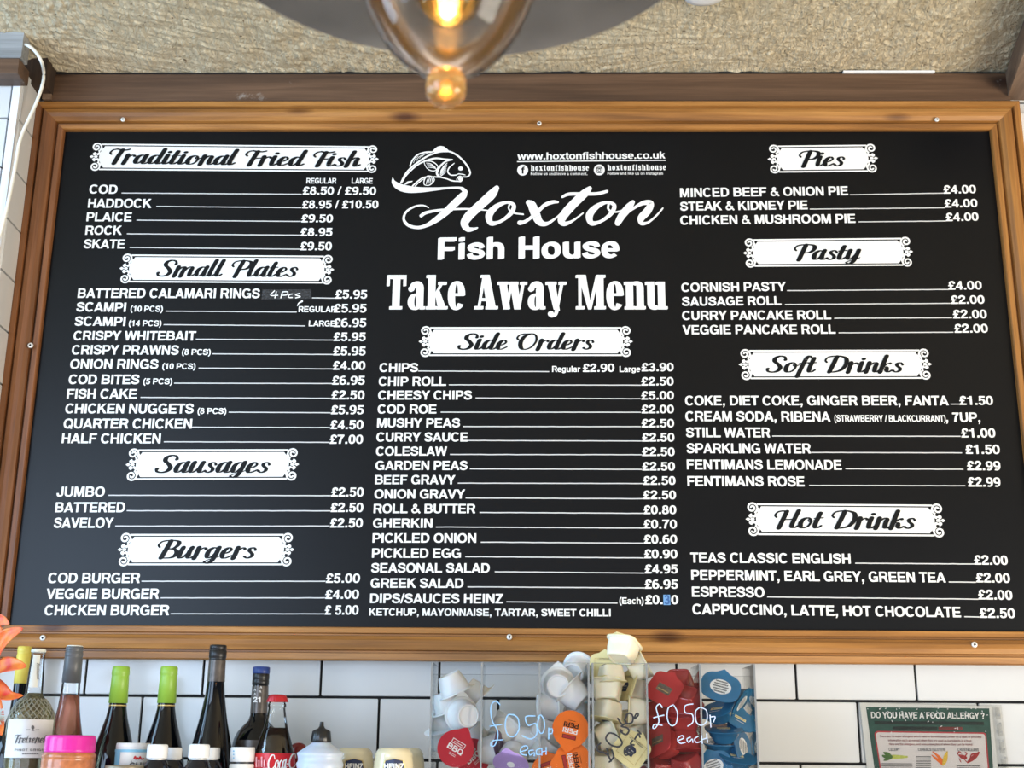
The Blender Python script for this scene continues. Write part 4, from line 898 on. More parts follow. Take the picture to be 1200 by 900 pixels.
M['white_wine'] = pm('pale_wine_in_glass', (.80, .74, .50), .05, trans=.9, ior=1.34, var=.03)
M['cola'] = pm('cola', (.010, .004, .003), .05, spec=.6, coat=.5, var=.1)
M['red'] = pm('red_print', (.62, .015, .025), .3, var=.05)
M['crown'] = pm('red_crown_cap', (.45, .02, .03), .3, metal=.3, var=.1)
M['cork'] = pm('cream_stopper', (.74, .76, .70), .4, var=.06)
M['pink'] = pm('magenta_lid', (.68, .03, .33), .22, var=.08, sc=20)
M['spice'] = pm('orange_spice_powder', (.48, .15, .05), .45, var=.25, sc=120, coat=.6)
M['ketchup'] = pm('dark_red_plastic', (.16, .012, .012), .25, var=.15)
M['milky'] = pm('milky_plastic', (.50, .56, .66), .32, var=.04, sss=.2)
M['black_plastic'] = pm('black_plastic', (.013, .013, .014), .3, var=.1)
M['mayo'] = pm('cream_mayonnaise_jar', (.70, .61, .40), .25, var=.08, sc=20, coat=.4)
M['navy'] = pm('navy_print', (.012, .022, .075), .4, var=.1)
M['skyblue'] = pm('sky_blue_print', (.22, .50, .68), .45, var=.05)
M['bronze'] = pm('dull_bronze_lid', (.25, .21, .15), .4, metal=.5, var=.2)
M['gold'] = pm('gold_print', (.55, .40, .15), .35, metal=.4, var=.1)
M['liquid_dark'] = pm('dark_liquid', (.006, .006, .010), .08, spec=.6, var=.1)

# dark bottle with yellow cap at the far left
def cap_body(name, x, Y, body, cap, capmat, label, cat='wine bottle', bodymat='darkbottle', capname='capsule', floor=None, group=None):
    fl = SHELF if floor is None else floor
    t, X = base_thing(name, x, cap[0][0], Y, fl, label, cat, group)
    mb = MB(); mb.lathe(prof_px(x, Y, body, fl), 48, (X, Y, 0)); b = mb.build('body', bodymat, t)
    mb = MB(); mb.lathe(prof_px(x, Y, cap), 40, (X, Y, 0)); c = mb.build(capname, capmat, t)
    return t, X, b, c
t, X, b, c = cap_body('wine_bottle', 29.5, DM(1.27), [(799,8.0),(815,8.2),(835,9.5),(850,14),(866,22),(885,28),(915,30)], [(757.6,7.0),(758.3,8.0),(764,8.2),(764.6,7.8),(767,7.8),(767.6,8.3),(801,8.5),(801.2,7.0)], 'yellow_cap', 'dark wine bottle with a yellow cap behind the orange lily')
# ornate clear bottle
Y = DM(1.04); x = 45.5
t, X = base_thing('wine_bottle', x, 761, Y, SHELF, 'clear diamond-cut wine bottle with white label and pale stopper beside the lily', 'wine bottle')
mb = MB(); pr = prof_px(x, Y, [(764,7.9),(768,7.6),(790,8.8),(812,9.8),(817,12),(824,18.5),(835,24.5),(848,26.5),(870,26.2),(910,26)], SHELF)
mb.lathe(pr, 56, (X, Y, 0)); mb.build('body', 'thin_glass', t)
mb = MB(); pr = prof_px(x, Y, [(812,0),(812.3,8.6),(817,11),(824,17.6),(835,23.6),(848,25.6),(870,25.3),(910,25)], SHELF+.004)
mb.lathe(pr, 56, (X, Y, 0)); mb.build('wine', 'white_wine', t)
mb = MB()                                    # cut diamonds of the shoulder: raised crossing ribs
def rad_at(lst, y):
    for (y0, h0), (y1, h1) in zip(lst, lst[1:]):
        if y0 <= y <= y1: return h0+(h1-h0)*(y-y0)/(y1-y0)
    return lst[-1][1]
shl = [(817,12),(824,18.5),(835,24.5),(848,26.5),(870,26.2),(910,26)]
for s_ in (1, -1):
    for k in range(22):
        pts = []
        for j in range(14):
            y = 819+j*3.2 if j < 13 else 862
            r = rad_at(shl, y)*mpp(x, y, Y)+.0001
            a = 2*PI*k/22+s_*j*.11
            pts.append((X+r*math.cos(a), Y+r*math.sin(a), zof(x, y, Y)))
        mb.tube(pts, .0007, 5)
mb.build('cut_ribs', pm('cut_glass_ribs', (.55, .55, .45), .08, trans=.5, var=.05), t)
mb = MB(); mb.lathe(prof_px(x, Y, [(760.6,7.4),(761.4,8.3),(764.2,8.4),(764.8,7.2),(765,0)]), 36, (X, Y, 0)); mb.build('stopper', 'cork', t)
mb = MB(); rr0 = 8.9*mpp(x, 790, Y)
patch(mb, X, Y, rr0*1.06+.0005, rr0*.93+.0005, zof(x, 806, Y), zof(x, 768, Y), -108, -52); sl = mb.build('neck_seal', 'cork', t)
mb = MB(); put_cyl(mb, [[(b, -a) for a, b in p] for p in layout('Freixenet', dict(SCR, x=(.5, pen([(.05,.5),(.2,.58),(.25,.3),(.33,.05),(.48,.1)])+pen([(.45,.55),(.3,.4),(.15,.1),(.0,.05)], .06, .05))), .3)], 43.2, 776, 47.2, 776, 4.6, X, Y, rr0+.0014); mb.build('seal_lettering', 'grey_ink', sl)
SCR['x'] = (.52, pen([(.05,.5),(.2,.58),(.25,.3),(.33,.05),(.48,.1)])+pen([(.47,.55),(.3,.4),(.15,.1),(.0,.05)], .06, .05))
mb = MB(); rl_ = 26.3*mpp(x, 865, Y)+.0018
patch(mb, X, Y, rl_, rl_, zof(x, 888, Y), zof(x, 843.5, Y), -133, -5); lb = mb.build('front_label', 'paper', t)
mb = MB()
put_cyl(mb, layout('Freixenet', SCR, .35), 17, 870.5, 55, 870.5, 9.5, X, Y, rl_+.0005)
put_cyl(mb, layout('PINOT GRIGIO', SANS, 0, .25), 17, 880, 54, 880, 2.6, X, Y, rl_+.0005); put_cyl(mb, sum([bx(k, 0, k+.7, 1) for k in range(7)], []), 26, 884, 45, 884, 1.3, X, Y, rl_+.0005)
put_cyl(mb, [disc(.5, .5, .35, .5, 12)]+bx(.2,-.3,.8,-.1)+bx(-.9,-.1,-.1,.05)+bx(1.1,-.1,1.9,.05), 31, 855, 46, 855, 5, X, Y, rl_+.0005)
mb.build('label_lettering', 'grey_ink', lb)
# rose bottle
Y = DM(1.12); x = 87.8
t, X = base_thing('wine_bottle', x, 757, Y, SHELF, 'rose wine bottle with a slate grey capsule behind the pink-lidded jar', 'wine bottle')
mb = MB(); L_ = [(799,10.2),(815,10.9),(830,12.4),(845,15),(860,18),(880,23.5),(900,28),(920,30)]
mb.lathe(prof_px(x, Y, L_, SHELF), 48, (X, Y, 0)); mb.build('body', 'thin_glass', t)
mb = MB(); mb.lathe(prof_px(x, Y, [(815,0)]+[(y, h-.7) for y, h in L_[1:]], SHELF+.003), 48, (X, Y, 0)); mb.build('wine', 'rose', t)
mb = MB(); mb.lathe(prof_px(x, Y, [(757.6,9.0),(758.6,9.9),(762,10.1),(762.6,9.7),(764,9.7),(764.5,10.2),(769.5,10.2),(770,9.8),(771,10.2),(800,10.8),(800.2,9)]), 40, (X, Y, 0)); c = mb.build('capsule', 'grey_cap', t)
mb = MB(); mb.lathe(prof_px(x, Y, [(756.6,8.4),(757,9.0),(758,9.2),(758.2,0)]), 36, (X, Y, 0)); mb.build('cap_top', 'cork', c)
# two lime capped bottles
gb = [(823,9.6),(830,10.3),(842,12.6),(856,16.6),(870,20.5),(885,23.8),(900,26),(920,27)]
gc = [(781,8.6),(782,9.7),(790.5,10.3),(791.5,9.7),(793,9.9),(824,10.9),(824.3,9)]
for x, lab in ((142.2, 'dark wine bottle with lime green capsule behind the chip seasoning tub'), (198.6, 'dark wine bottle with lime green capsule behind the front white-capped bottles')):
    t, X, b, c = cap_body('wine_bottle', x, DM(1.14), gb, gc, 'green_cap', lab, group='lime-capped wine bottles')
    mb = MB(); mb.lathe(prof_px(x, DM(1.14), [(826.2,10.25),(827.6,10.35)]), 40, (X, DM(1.14), 0)); mb.build('gold_band', 'gold', t)
# tall black bottle
x, Y = 256, DM(1.12)
t, X, b, c = cap_body('wine_bottle', x, Y, [(772,9.2),(800,10.0),(815,11.4),(830,13.8),(845,16.6),(860,19.8),(875,23),(895,27),(925,29)], [(756,8.8),(757,9.7),(760.5,9.9),(761,9.4),(762,9.4),(762.5,10.1),(770.5,10.2),(771.2,9.6),(773,9.6),(773.5,10.0),(774.5,8.5)], 'black_cap', 'tallest dark wine bottle with a black screw cap overlapping the frame', capname='screw_cap')
mb = MB(); a, d = 9.75*mpp(x, 774, Y), 10.35*mpp(x, 799, Y)
mb.lathe([(d, zof(x, 799, Y)), (a, zof(x, 774.4, Y))], 40, (X, Y, 0)); mb.build('neck_sleeve', 'brown_label', t)
# blue capped bottle
x, Y = 306, DM(1.20)
t, X, b, c = cap_body('wine_bottle', x, Y, [(802,9.2),(838,9.8),(845,12),(851,18),(858,23.5),(866,27),(878,29.5),(905,31)], [(789.5,9.3),(790.5,9.8),(796,9.9),(796.6,9.5),(797.6,9.9),(802.5,9.9),(803,9.3)], 'black_cap', 'round-shouldered dark wine bottle with blue-topped cap behind the cola bottle', capname='screw_cap')
mb = MB(); mb.lathe(prof_px(x, Y, [(781.5,9.0),(782.5,10.0),(788.6,10.1),(789.6,9.6)]), 36, (X, Y, 0)); mb.build('cap_top', 'blue_cap', c)
mb = MB(); r1_, r2_ = 9.45*mpp(x, 804, Y)+.0002, 9.8*mpp(x, 836, Y)+.0003
mb.lathe([(r2_, zof(x, 836, Y)), (r1_, zof(x, 804, Y))], 36, (X, Y, 0)); nl = mb.build('neck_label', 'brown_label', t)
mb = MB(); put_cyl(mb, layout('21', SANS), 296.8, 823, 305.5, 823, 6.2, X, Y, r2_+.0005)
for (cx_, cy_) in ((297.5, 810), (297.5, 815), (303.5, 812), (304.5, 807)): put_cyl(mb, sp([(0,.1),(.3,.9),(.6,.1)], .16), cx_, cy_, cx_+2.6, cy_, 3, X, Y, r2_+.0005)
mb.build('neck_lettering', 'vinyl', nl)
mb = MB(); rb_ = 29.8*mpp(x, 890, Y)+.0006; patch(mb, X, Y, rb_, rb_*.985, zof(x, 905, Y), zof(x, 867.5, Y), -128, -40); mb.build('front_label', 'brown_label', t)
# cola bottle
x, Y = 325.4, DM(1.04)
t, X = base_thing('cola_bottle', x, 815, Y, TIER, 'glass cola bottle with red crown cap and red label in front of the blue-capped wine', 'cola bottle')
L_ = [(822,9.2),(824,9.6),(825.5,10.6),(828,10.6),(829,9.7),(832,10.0),(842,11.8),(853,14.2),(868,18.8),(883,23),(900,25.6),(925,27)]
mb = MB(); mb.lathe(prof_px(x, Y, L_, TIER), 48, (X, Y, 0)); mb.build('body', 'thin_glass', t)
mb = MB(); mb.lathe(prof_px(x, Y, [(852.6,0),(852.8,13.2)]+[(y, h-.8) for y, h in L_[8:]], TIER+.003), 48, (X, Y, 0)); mb.build('cola', 'cola', t)
mb = MB(); n = 63; rows = []
for y, h, wv_ in ((813.6,0.01,0),(814,7,0),(815.2,9.8,0),(817,10.6,.02),(820,11.3,.06),(822.6,11.9,.09)):
    m_ = mpp(x, y, Y); rows.append([(X+h*m_*(1+wv_*math.cos(21*2*PI*k/n))*math.cos(2*PI*k/n), Y+h*m_*(1+wv_*math.cos(21*2*PI*k/n))*math.sin(2*PI*k/n), zof(x, y, Y)) for k in range(n)])
mb.grid(rows[::-1], 0, True, False, True); mb.build('crown_cap', 'crown', t)
mb = MB(); ra, rb2 = 23.1*mpp(x, 883, Y)+.0007, 26.6*mpp(x, 915, Y)+.0007
patch(mb, X, Y, rb2, ra, zof(x, 915, Y), zof(x, 882.5, Y), -215, 35, 0, 40); lb = mb.build('label', 'red', t)
mb = MB()
cc = [(.88,.75),(.7,.98),(.38,.95),(.1,.55),(.12,.12),(.45,.02),(.8,.25)]
COKE = br([(x_, y_, .13 if .2 < y_ < .9 else .07) for x_, y_ in cc], n=6)
COKE = []
def add_c(polys, dx): COKE.extend([[(a+dx, b) for a, b in p] for p in polys])
bigC = pen([(.92,.72),(.80,.98),(.45,.93),(.12,.55),(.10,.18),(.35,.02),(.75,.12),(1.0,.35)], .2, .07)
add_c(bigC, 0)
add_c([[(a+.22*b, b) for a, b in p] for p in SCR['o'][1]], .85); add_c([[(a+.22*b, b) for a, b in p] for p in pen([(.40,.48),(.29,.59),(.14,.49),(.085,.27),(.15,.06),(.28,.025),(.48,.16)], .18, .06)], 1.38); add_c([[(a+.22*b, b) for a, b in p] for p in SCR['a'][1]], 1.80)
add_c(bx(0,.28,.2,.36), 2.5); add_c(bigC, 2.75)
put_cyl(mb, COKE, 313.5, 902, 348, 900, 17, X, Y, rb2-.0001); mb.build('label_lettering', 'vinyl', lb)
mb = MB()
for k in range(4):
    put_cyl(mb, bx(0,0,1,1), 299.5+k*3.1, 899-k*.2, 301.2+k*3.1, 899, 12-k%2*4, X, Y, rb2)
mb.build('label_panel', pm('pale_pink_print', (.75, .35, .38), .4, var=.2, sc=300), lb)
# squeeze bottle
x, Y = 377.2, DM(.985)
t, X = base_thing('squeeze_bottle', x, 846, Y, TIER, 'milky white squeeze bottle with black pointed nozzle beside the cola bottle', 'squeeze bottle')
mb = MB(); mb.lathe(prof_px(x, Y, [(868,8.6),(870,9),(876,18),(882,26.6),(883.5,27.3),(886,26.4),(891,25.6),(893.5,26.6),(896,27.6),(900,26.5),(925,26)], TIER), 48, (X, Y, 0)); mb.build('body', 'milky', t)
mb = MB(); n = 48; rows = []
for y, h, k_ in ((845.8,2.2,0),(851,2.7,0),(853.5,4.2,0),(855.5,8.6,.02),(857,10.4,.035),(863,11.1,.035),(869,11.9,.035),(870,11.2,0)):
    rows.append([(X+h*mpp(x, y, Y)*(1+k_*math.cos(16*2*PI*q/n))*math.cos(2*PI*q/n), Y+h*mpp(x, y, Y)*(1+k_*math.cos(16*2*PI*q/n))*math.sin(2*PI*q/n), zof(x, y, Y)) for q in range(n)])
mb.grid(rows[::-1], 0, True, False, True); mb.face(rows[0]); mb.build('nozzle_cap', 'black_plastic', t)
# mayonnaise jars
def jar(x, Y, lab, lx0, lx1, badge=True, s=1):
    t, X = base_thing('mayonnaise_jar', x, 877, Y, TIER, lab, 'sauce jar', 'cream sauce jars')
    mb = MB(); mb.lathe(prof_px(x, Y, [(876.6,16*s),(877.6,18*s),(880,20*s),(884,22*s),(886,21.6*s),(888,22.4*s),(896,23.4*s),(925,24*s)], TIER), 48, (X, Y, 0)); mb.build('body', 'mayo', t)
    if badge:
        mb = MB(); r = 23.6*s*mpp(x, 897, Y)+.0004
        K = [(.0,.0),(.12,1),(.5,1.16),(.88,1),(1,0)]
        for a_, b_ in zip(K, K[1:]): mb.flat([un_cyl(lx0+(lx1-lx0)*q[0], 907-15.5*q[1]*1, X, Y, r) for q in (a_, b_, (b_[0], -.3), (a_[0], -.3))])
        kb = mb.build('badge', 'navy', t)
        mb = MB(); put_cyl(mb, layout('HEINZ', SANS, 0, .02), lx0+3.2, 901.2, lx1-3.2, 901.2, 6.6, X, Y, r+.0006); put_cyl(mb, strip([(.0,.0),(.12,1),(.5,1.16),(.88,1),(1,0)], [.045]*5), lx0, 907, lx1, 907, 15.5, X, Y, r+.0004, 1); mb.build('badge_lettering', ['vinyl', 'gold'], kb)
jar(462, DM(1.0), 'cream sauce jar with navy badge, the right one next to the acrylic dispenser', 447, 476.5)
jar(415.5, DM(1.08), 'cream sauce jar with navy badge partly behind the squeeze bottle', 401, 428.5)
jar(474.5, DM(1.11), 'cream sauce jar peeking out behind the right badge jar', 0, 0, False)
# pink lidded spice jar
x, Y = 83.4, DM(.93)
t, X = base_thing('spice_jar', x, 862, Y, TIER, 'jar of orange seasoning with a magenta screw lid in front of the rose bottle', 'spice jar')
mb = MB(); mb.lathe(prof_px(x, Y, [(880,27),(882.5,28.5),(884.5,30.6),(888,30.6),(889,29.8),(892,30.6),(930,30.6)], TIER), 48, (X, Y, 0)); mb.build('body', 'spice', t)
mb = MB(); n = 96; rows = []
for y, h, k_ in ((861.6,25,0),(862.2,27,0),(863.5,28.2,0),(866,28.5,.006),(878,28.6,.006),(880,28.9,0),(881.5,28.6,0),(882,27,0)):
    rows.append([(X+h*mpp(x, y, Y)*(1+k_*math.cos(32*2*PI*q/n))*math.cos(2*PI*q/n), Y+h*mpp(x, y, Y)*(1+k_*math.cos(32*2*PI*q/n))*math.sin(2*PI*q/n), zof(x, y, Y)) for q in range(n)])
mb.grid(rows[::-1], 0, True, False, True); mb.face(rows[0]); mb.build('lid', 'pink', t)
# chip seasoning tub
x, Y = 157, DM(1.0)
t, X = base_thing('seasoning_tub', x, 871, Y, TIER, 'white chip seasoning tub with pale blue label in front of the left lime-capped bottle', 'tub')
mb = MB(); mb.lathe(prof_px(x, Y, [(877,19.6),(878,20),(925,20.5)], TIER), 48, (X, Y, 0)); b = mb.build('body', 'paper', t)
mb = MB(); mb.lathe(prof_px(x, Y, [(870.6,18.4),(871.4,19.6),(877,20.1),(877.5,19.5),(877.6,0)]), 48, (X, Y, 0)); mb.build('lid', 'white_plastic', t)
r = 20.3*mpp(x, 890, Y)+.0005; mb = MB(); 
patch(mb, X, Y, r, r, zof(x, 881.4, Y), zof(x, 878.2, Y), -190, 10); patch(mb, X, Y, r, r, zof(x, 910, Y), zof(x, 881.4, Y), -150, -118); mb.build('label_border', 'skyblue', b)
mb = MB(); put_cyl(mb, layout('CHIP', SANS), 151.5, 902, 176, 902, 8.5, X, Y, r+.0004, 0); put_cyl(mb, sp([(0,.2),(.2,.9),(.3,.1),(.5,.6),(.7,.1),(.9,.8),(1.1,.1),(1.4,.5)], .18), 156, 890.5, 169, 890.5, 5, X, Y, r+.0004, 1); put_cyl(mb, bx(0,0,1,1), 153, 892.6, 174, 892.6, .8, X, Y, r+.0004, 0); mb.build('label_lettering', ['grey_ink', 'red'], b)
# low bronze-lidded tub in front of it
x, Y = 146, DM(.925)
t, X = base_thing('small_tub', x, 897, Y, TIER, 'low tub with dull bronze lid barely showing below the chip seasoning tub', 'tub')
mb = MB(); mb.lathe(prof_px(x, Y, [(902,21),(925,21)], TIER), 40, (X, Y, 0)); mb.build('body', 'paper', t)
mb = MB(); mb.lathe(prof_px(x, Y, [(896.6,21),(897.2,22),(902,22.4),(902.4,20)]), 40, (X, Y, 0)); mb.build('lid', 'bronze', t)
# white capped small bottles
def small_bottle(x, yt, hw, Y, lab):
    t, X = base_thing('small_bottle', x, yt, Y, TIER if Y < 1 else TIER, lab, 'bottle', 'white-capped dark bottles')
    k = hw/11.9
    mb = MB(); mb.lathe(prof_px(x, Y, [(yt+16*k,9.4*k),(yt+18*k,9.6*k),(yt+19*k,11*k),(yt+24*k,13.8*k),(yt+29*k,16.6*k),(yt+38*k,18*k),(yt+60*k,18*k)], TIER), 40, (X, Y, 0)); mb.build('body', 'liquid_dark', t)
    mb = MB(); n = 96; rows = []
    for y, h, w_ in ((yt,9.6,0),(yt+.6,11.2,0),(yt+1.6*k,11.7,0),(yt+3*k,11.8,.012),(yt+14*k,12,.012),(yt+15*k,12.1,0),(yt+16.3*k,12,0)):
        rows.append([(X+h*k*mpp(x, y, Y)*(1+w_*math.cos(32*2*PI*q/n))*math.cos(2*PI*q/n), Y+h*k*mpp(x, y, Y)*(1+w_*math.cos(32*2*PI*q/n))*math.sin(2*PI*q/n), zof(x, y, Y)) for q in range(n)])
    mb.grid(rows[::-1], 0, True, False, True); mb.face(rows[0]); mb.face(rows[-1]); mb.build('screw_cap', 'white_plastic', t)
    mb = MB(); mb.lathe(prof_px(x, Y, [(yt+16.5*k,9.9*k),(yt+17.2*k,10.6*k),(yt+18.2*k,10.4*k)]), 32, (X, Y, 0)); mb.build('neck_ring', 'screw', t)
small_bottle(185.2, 872.2, 11.9, DM(.95), 'front dark bottle with white ribbed cap beside the chip seasoning tub')
small_bottle(204, 876, 9.6, DM(1.03), 'dark bottle with white cap just behind the one beside the chip seasoning tub')
small_bottle(234, 872, 12, DM(.95), 'front dark bottle with white ribbed cap below the tallest wine bottle')
small_bottle(248.5, 876, 9.6, DM(1.03), 'dark bottle with white cap behind the one below the tallest wine bottle')
# white tub with a dark band left of the cola
x, Y = 284.8, DM(1.01)
t, X = base_thing('white_tub', x, 876, Y, TIER, 'white tub with blue printed lid and dark band left of the cola bottle', 'tub')
mb = MB(); mb.lathe(prof_px(x, Y, [(892,13.4),(895.5,13.6),(896.5,14.4),(925,14.6)], TIER), 40, (X, Y, 0)); mb.build('body', 'paper', t)
mb = MB(); mb.lathe(prof_px(x, Y, [(875.6,13.2),(876.4,14),(892,14.4),(892.6,13.4)]), 40, (X, Y, 0)); ld = mb.build('lid', 'white_plastic', t)
mb = MB(); mb.lathe(prof_px(x, Y, [(892.8,13.9),(895,13.95)]), 40, (X, Y, 0)); mb.build('band', 'black_plastic', t)
mb = MB(); r = 14.3*mpp(x, 884, Y)+.0003
for k in range(3): put_cyl(mb, bx(0,0,1,1), 273, 889-k*4, 274.6, 889-k*4, 1.6, X, Y, r)
mb.build('lid_print', 'skyblue', ld)
# red sauce bottle
x, Y = 350, DM(1.12)
t, X = base_thing('sauce_bottle', x, 871, Y, SHELF, 'dark red rounded bottle top between the cola and the squeeze bottle', 'sauce bottle')
mb = MB(); mb.lathe(prof_px(x, Y, [(870.6,2),(871,5),(873,8),(877,10),(900,11),(920,11)], SHELF), 36, (X, Y, 0)); mb.build('body', 'ketchup', t)
mb = MB(); mb.lathe(prof_px(x, Y, [(870.2,.01),(870.4,3),(871.2,4.6)]), 30, (X, Y, 0)); mb.build('cap', 'crown', t)

# ------------------------------------------------------------------ lily and spiky flower at the left edge
def petal_mat():
    m, n, l, b = newmat('orange_lily_petal')
    tc = n.new('ShaderNodeTexCoord'); t = n.new('ShaderNodeTexNoise'); t.inputs['Scale'].default_value = 55; t.inputs['Detail'].default_value = 4
    l.new(tc.outputs['Object'], t.inputs['Vector']); r = n.new('ShaderNodeValToRGB')
    r.color_ramp.elements[0].position = .35; r.color_ramp.elements[1].position = .68
    r.color_ramp.elements[0].color = (.80, .22, .025, 1); r.color_ramp.elements[1].color = (.62, .035, .03, 1)
    l.new(t.outputs['Fac'], r.inputs[0]); l.new(r.outputs[0], b.inputs['Base Color']); b.inputs['Roughness'].default_value = .45
    b.inputs['Subsurface Weight'].default_value = .15; b.inputs['Subsurface Scale'].default_value = .005
    return m
M['petal'] = petal_mat(); M['stalk'] = pm('green_stalk', (.07, .16, .03), .5, var=.2)
M['thistle'] = pm('pale_spiky_bracts', (.52, .62, .64), .5, var=.1)
YF = DM(.92)
cf = un(-16, 790, YF)
lily = thing('lily', (cf.x, cf.y, TIER), 'orange and red lily flower at the left edge in front of the bottles', 'flower')
mb = MB(); mb.tube(catmull([(cf.x-.012, cf.y, TIER), (cf.x-.02, cf.y+.005, TIER+.07), (cf.x-.006, cf.y+.01, cf.z-.03), (cf.x, cf.y, cf.z)], 6), .0035, 8); mb.build('stem', 'stalk', lily)
def petal(spine, wid, up):
    q = catmull(spine, 6); n = len(q); rows = []
    for i, p in enumerate(q):
        t = i/(n-1); p = Vector(p); d = (Vector(q[min(i+1, n-1)])-Vector(q[max(i-1, 0)])).normalized()
        s_ = d.cross(Vector(up)).normalized(); nn_ = s_.cross(d)
        w_ = wid*math.sin(PI*min(1, .12+.88*t)**.75)**.8*(1 if t < .98 else .2)
        row = []
        for k in range(9):
            u = -1+k/4
            row.append(p+s_*u*w_+nn_*(.25*w_*u*u+.10*w_*math.sin(9*t+u*3)))
        rows.append(row)
    mb = MB(); mb.grid(rows, 0, True)
    o = mb.build('petal', 'petal', lily)
    md = o.modifiers.new('thick', 'SOLIDIFY'); md.thickness = .0007
def P(x, y, dy): return tuple(un(x, y, YF+dy))
petal([P(-16,790,0), P(-8,765,-.012), P(8,746,-.025), P(27,736,-.03)], 0.0160, (0, -1, .25))
petal([P(-16,790,0), P(-12,752,.01), P(-3,728,.012), P(11,731,0)], 0.0154, (.1, -1, -.1))
petal([P(-16,792,0), P(0,783,-.02), P(16,780,-.035), P(31,781,-.04)], 0.0147, (0, -1, .5))
petal([P(-16,795,0), P(-6,806,-.016), P(8,816,-.028), P(27,815,-.03)], 0.0134, (0, -.8, .7))
petal([P(-16,795,0), P(-12,818,-.01), P(-4,842,-.02), P(2,862,-.02)], 0.0147, (.3, -1, 0))
petal([P(-16,790,0), P(-35,770,-.01), P(-52,760,-.02), P(-66,765,-.02)], 0.0160, (0, -1, .3))
mb = MB()
for k in range(5):
    a = -.6+k*.3
    e = cf+Vector((.03*math.cos(a), -.05, .03*math.sin(a))); mb.tube([tuple(cf), tuple((cf+e)/2+Vector((0, -.006, 0))), tuple(e)], .0009, 6); mb.lathe([(0,-.003),(.0018,0),(0,.003)], 8, tuple(e))
mb.build('stamen', pm('brown_stamen', (.3, .1, .03), .6, var=.2), lily)
c = un(-4, 838, DM(.88))
th = thing('thistle', (c.x, c.y, TIER), 'pale blue spiky flower head below the lily petals at the left edge', 'flower')
mb = MB(); mb.tube([(c.x-.004, c.y+.01, TIER), (c.x, c.y+.004, c.z-.004)], .002, 8); mb.build('stem', 'stalk', th)
mb = MB(); mb.lathe([(0,-.004),(.003,-.003),(.004,0),(.003,.003),(0,.004)], 16, tuple(c))
for k in range(70):
    a = random.random()*2*PI; zz = random.uniform(-1, 1); rr0 = math.sqrt(1-zz*zz); d = Vector((rr0*math.cos(a), rr0*math.sin(a), zz))
    mb.tube([tuple(c+d*.004), tuple(c+d*.011), tuple(c+d*.016)], [.0008, .0006, .0001], 5)
mb.build('bracts', 'thistle', th)

# ------------------------------------------------------------------ acrylic dispensers with their portion pots
YD0 = DM(1.0); YD1 = YD0+.11
FLOOR = un(600, 928, YD0).z
ZTOP = un(600, 776.5, YD0).z
TH = .0024
def dispenser(x0, x1, divs, label, back):
    X0, X1 = un(x0, 778, YD0).x, un(x1, 778, YD0).x
    t = thing('acrylic_dispenser', (X0, YD0, TIER), label, 'sauce dispenser', 'acrylic sauce dispensers')
    def sheet(name, a, b, m='acrylic'):
        mb = MB(); mb.box(a, b); return mb.build(name, m, t)
    sheet('front_panel', (X0, YD0, TIER), (X1, YD0+TH, ZTOP)); sheet('back_panel', (X0, YD1-TH, TIER), (X1, YD1, ZTOP-back))
    for nm, xs in (('side_panel', [X0, X1-TH]), ('divider', [un(d, 778, YD0).x-TH/2 for d in divs])):
        for xx_ in xs:
            o = sheet(nm, (xx_, YD0+TH, FLOOR if nm == 'divider' else TIER), (xx_+TH, YD1-TH, ZTOP-(.001 if nm == 'divider' else 0)))
            mb = MB(); mb.box((xx_-.0002, YD0-.0003, FLOOR if nm == 'divider' else TIER), (xx_+TH+.0002, YD0+.0002, ZTOP+.0003)); mb.box((xx_, YD0, ZTOP), (xx_+TH, YD1-TH, ZTOP+.0004)); mb.build('cut_edge', 'acrylic_edge', o)
    sheet('floor_panel', (X0+TH, YD0+TH, FLOOR-TH), (X1-TH, YD1-TH, FLOOR))
    mb = MB(); mb.box((X0, YD0, ZTOP), (X1, YD0+TH, ZTOP+.0005)); mb.box((X0, YD1-TH, ZTOP-back), (X1, YD1, ZTOP-back+.0005)); mb.build('top_edge', 'acrylic_edge', t)
    return t
dl = dispenser(505.5, 690.5, (565, 632.5), 'left clear acrylic dispenser holding white round sauce pots with blue handwritten price', .012)
dr = dispenser(693.5, 884.5, (757.5, 820), 'right clear acrylic dispenser holding cream, red and blue sauce pots', .012)
YH = YD0-.0008
def hand(polyset, par, mat, name='price_handwriting'):
    mb = MB(); put_px(mb, polyset, 0, 0, 1, YH); mb.build(name, mat, par)
def hs(wd, *strokes):
    out = []
    for s_ in strokes: q = catmull(s_, 5); out += strip(q, [wd]*len(q), False, True)
    return out
M['blue_marker'] = pm('light_blue_marker', (.26, .50, .80), .5, var=.1); M['pale_marker'] = pm('pale_blue_marker', (.55, .66, .88), .5, var=.1); M['black_marker'] = pm('black_marker', (.012, .012, .016), .45, var=.1)
hand(hs(1.2, [(586,826),(582,822),(577,824),(575,832),(577,845),(583,856),(583,866),(579,874),(575,873),(578,868),(589,867)], [(574,851),(588,849)], [(602,838),(595,838),(592,850),(595,861),(602,863),(608,855),(607,842),(601,837)], [(627,839),(616,840),(619,850),(628,848),(629,860),(622,866),(612,862)], [(630,841),(634,838),(638,846),(637,857),(633,859),(630,850),(632,840)], [(643,853),(643,866)], [(643,855),(647,854),(647,859),(643,860)],
  [(610,881),(618,878),(617,874),(611,876),(610,883),(617,885)], [(625,879),(620,880),(621,885),(626,882),(626,886)], [(634,877),(629,879),(629,884),(634,884)], [(635,877),(635,885)], [(635,881),(640,880)], [(640,876),(640,884)]), dl, 'blue_marker')
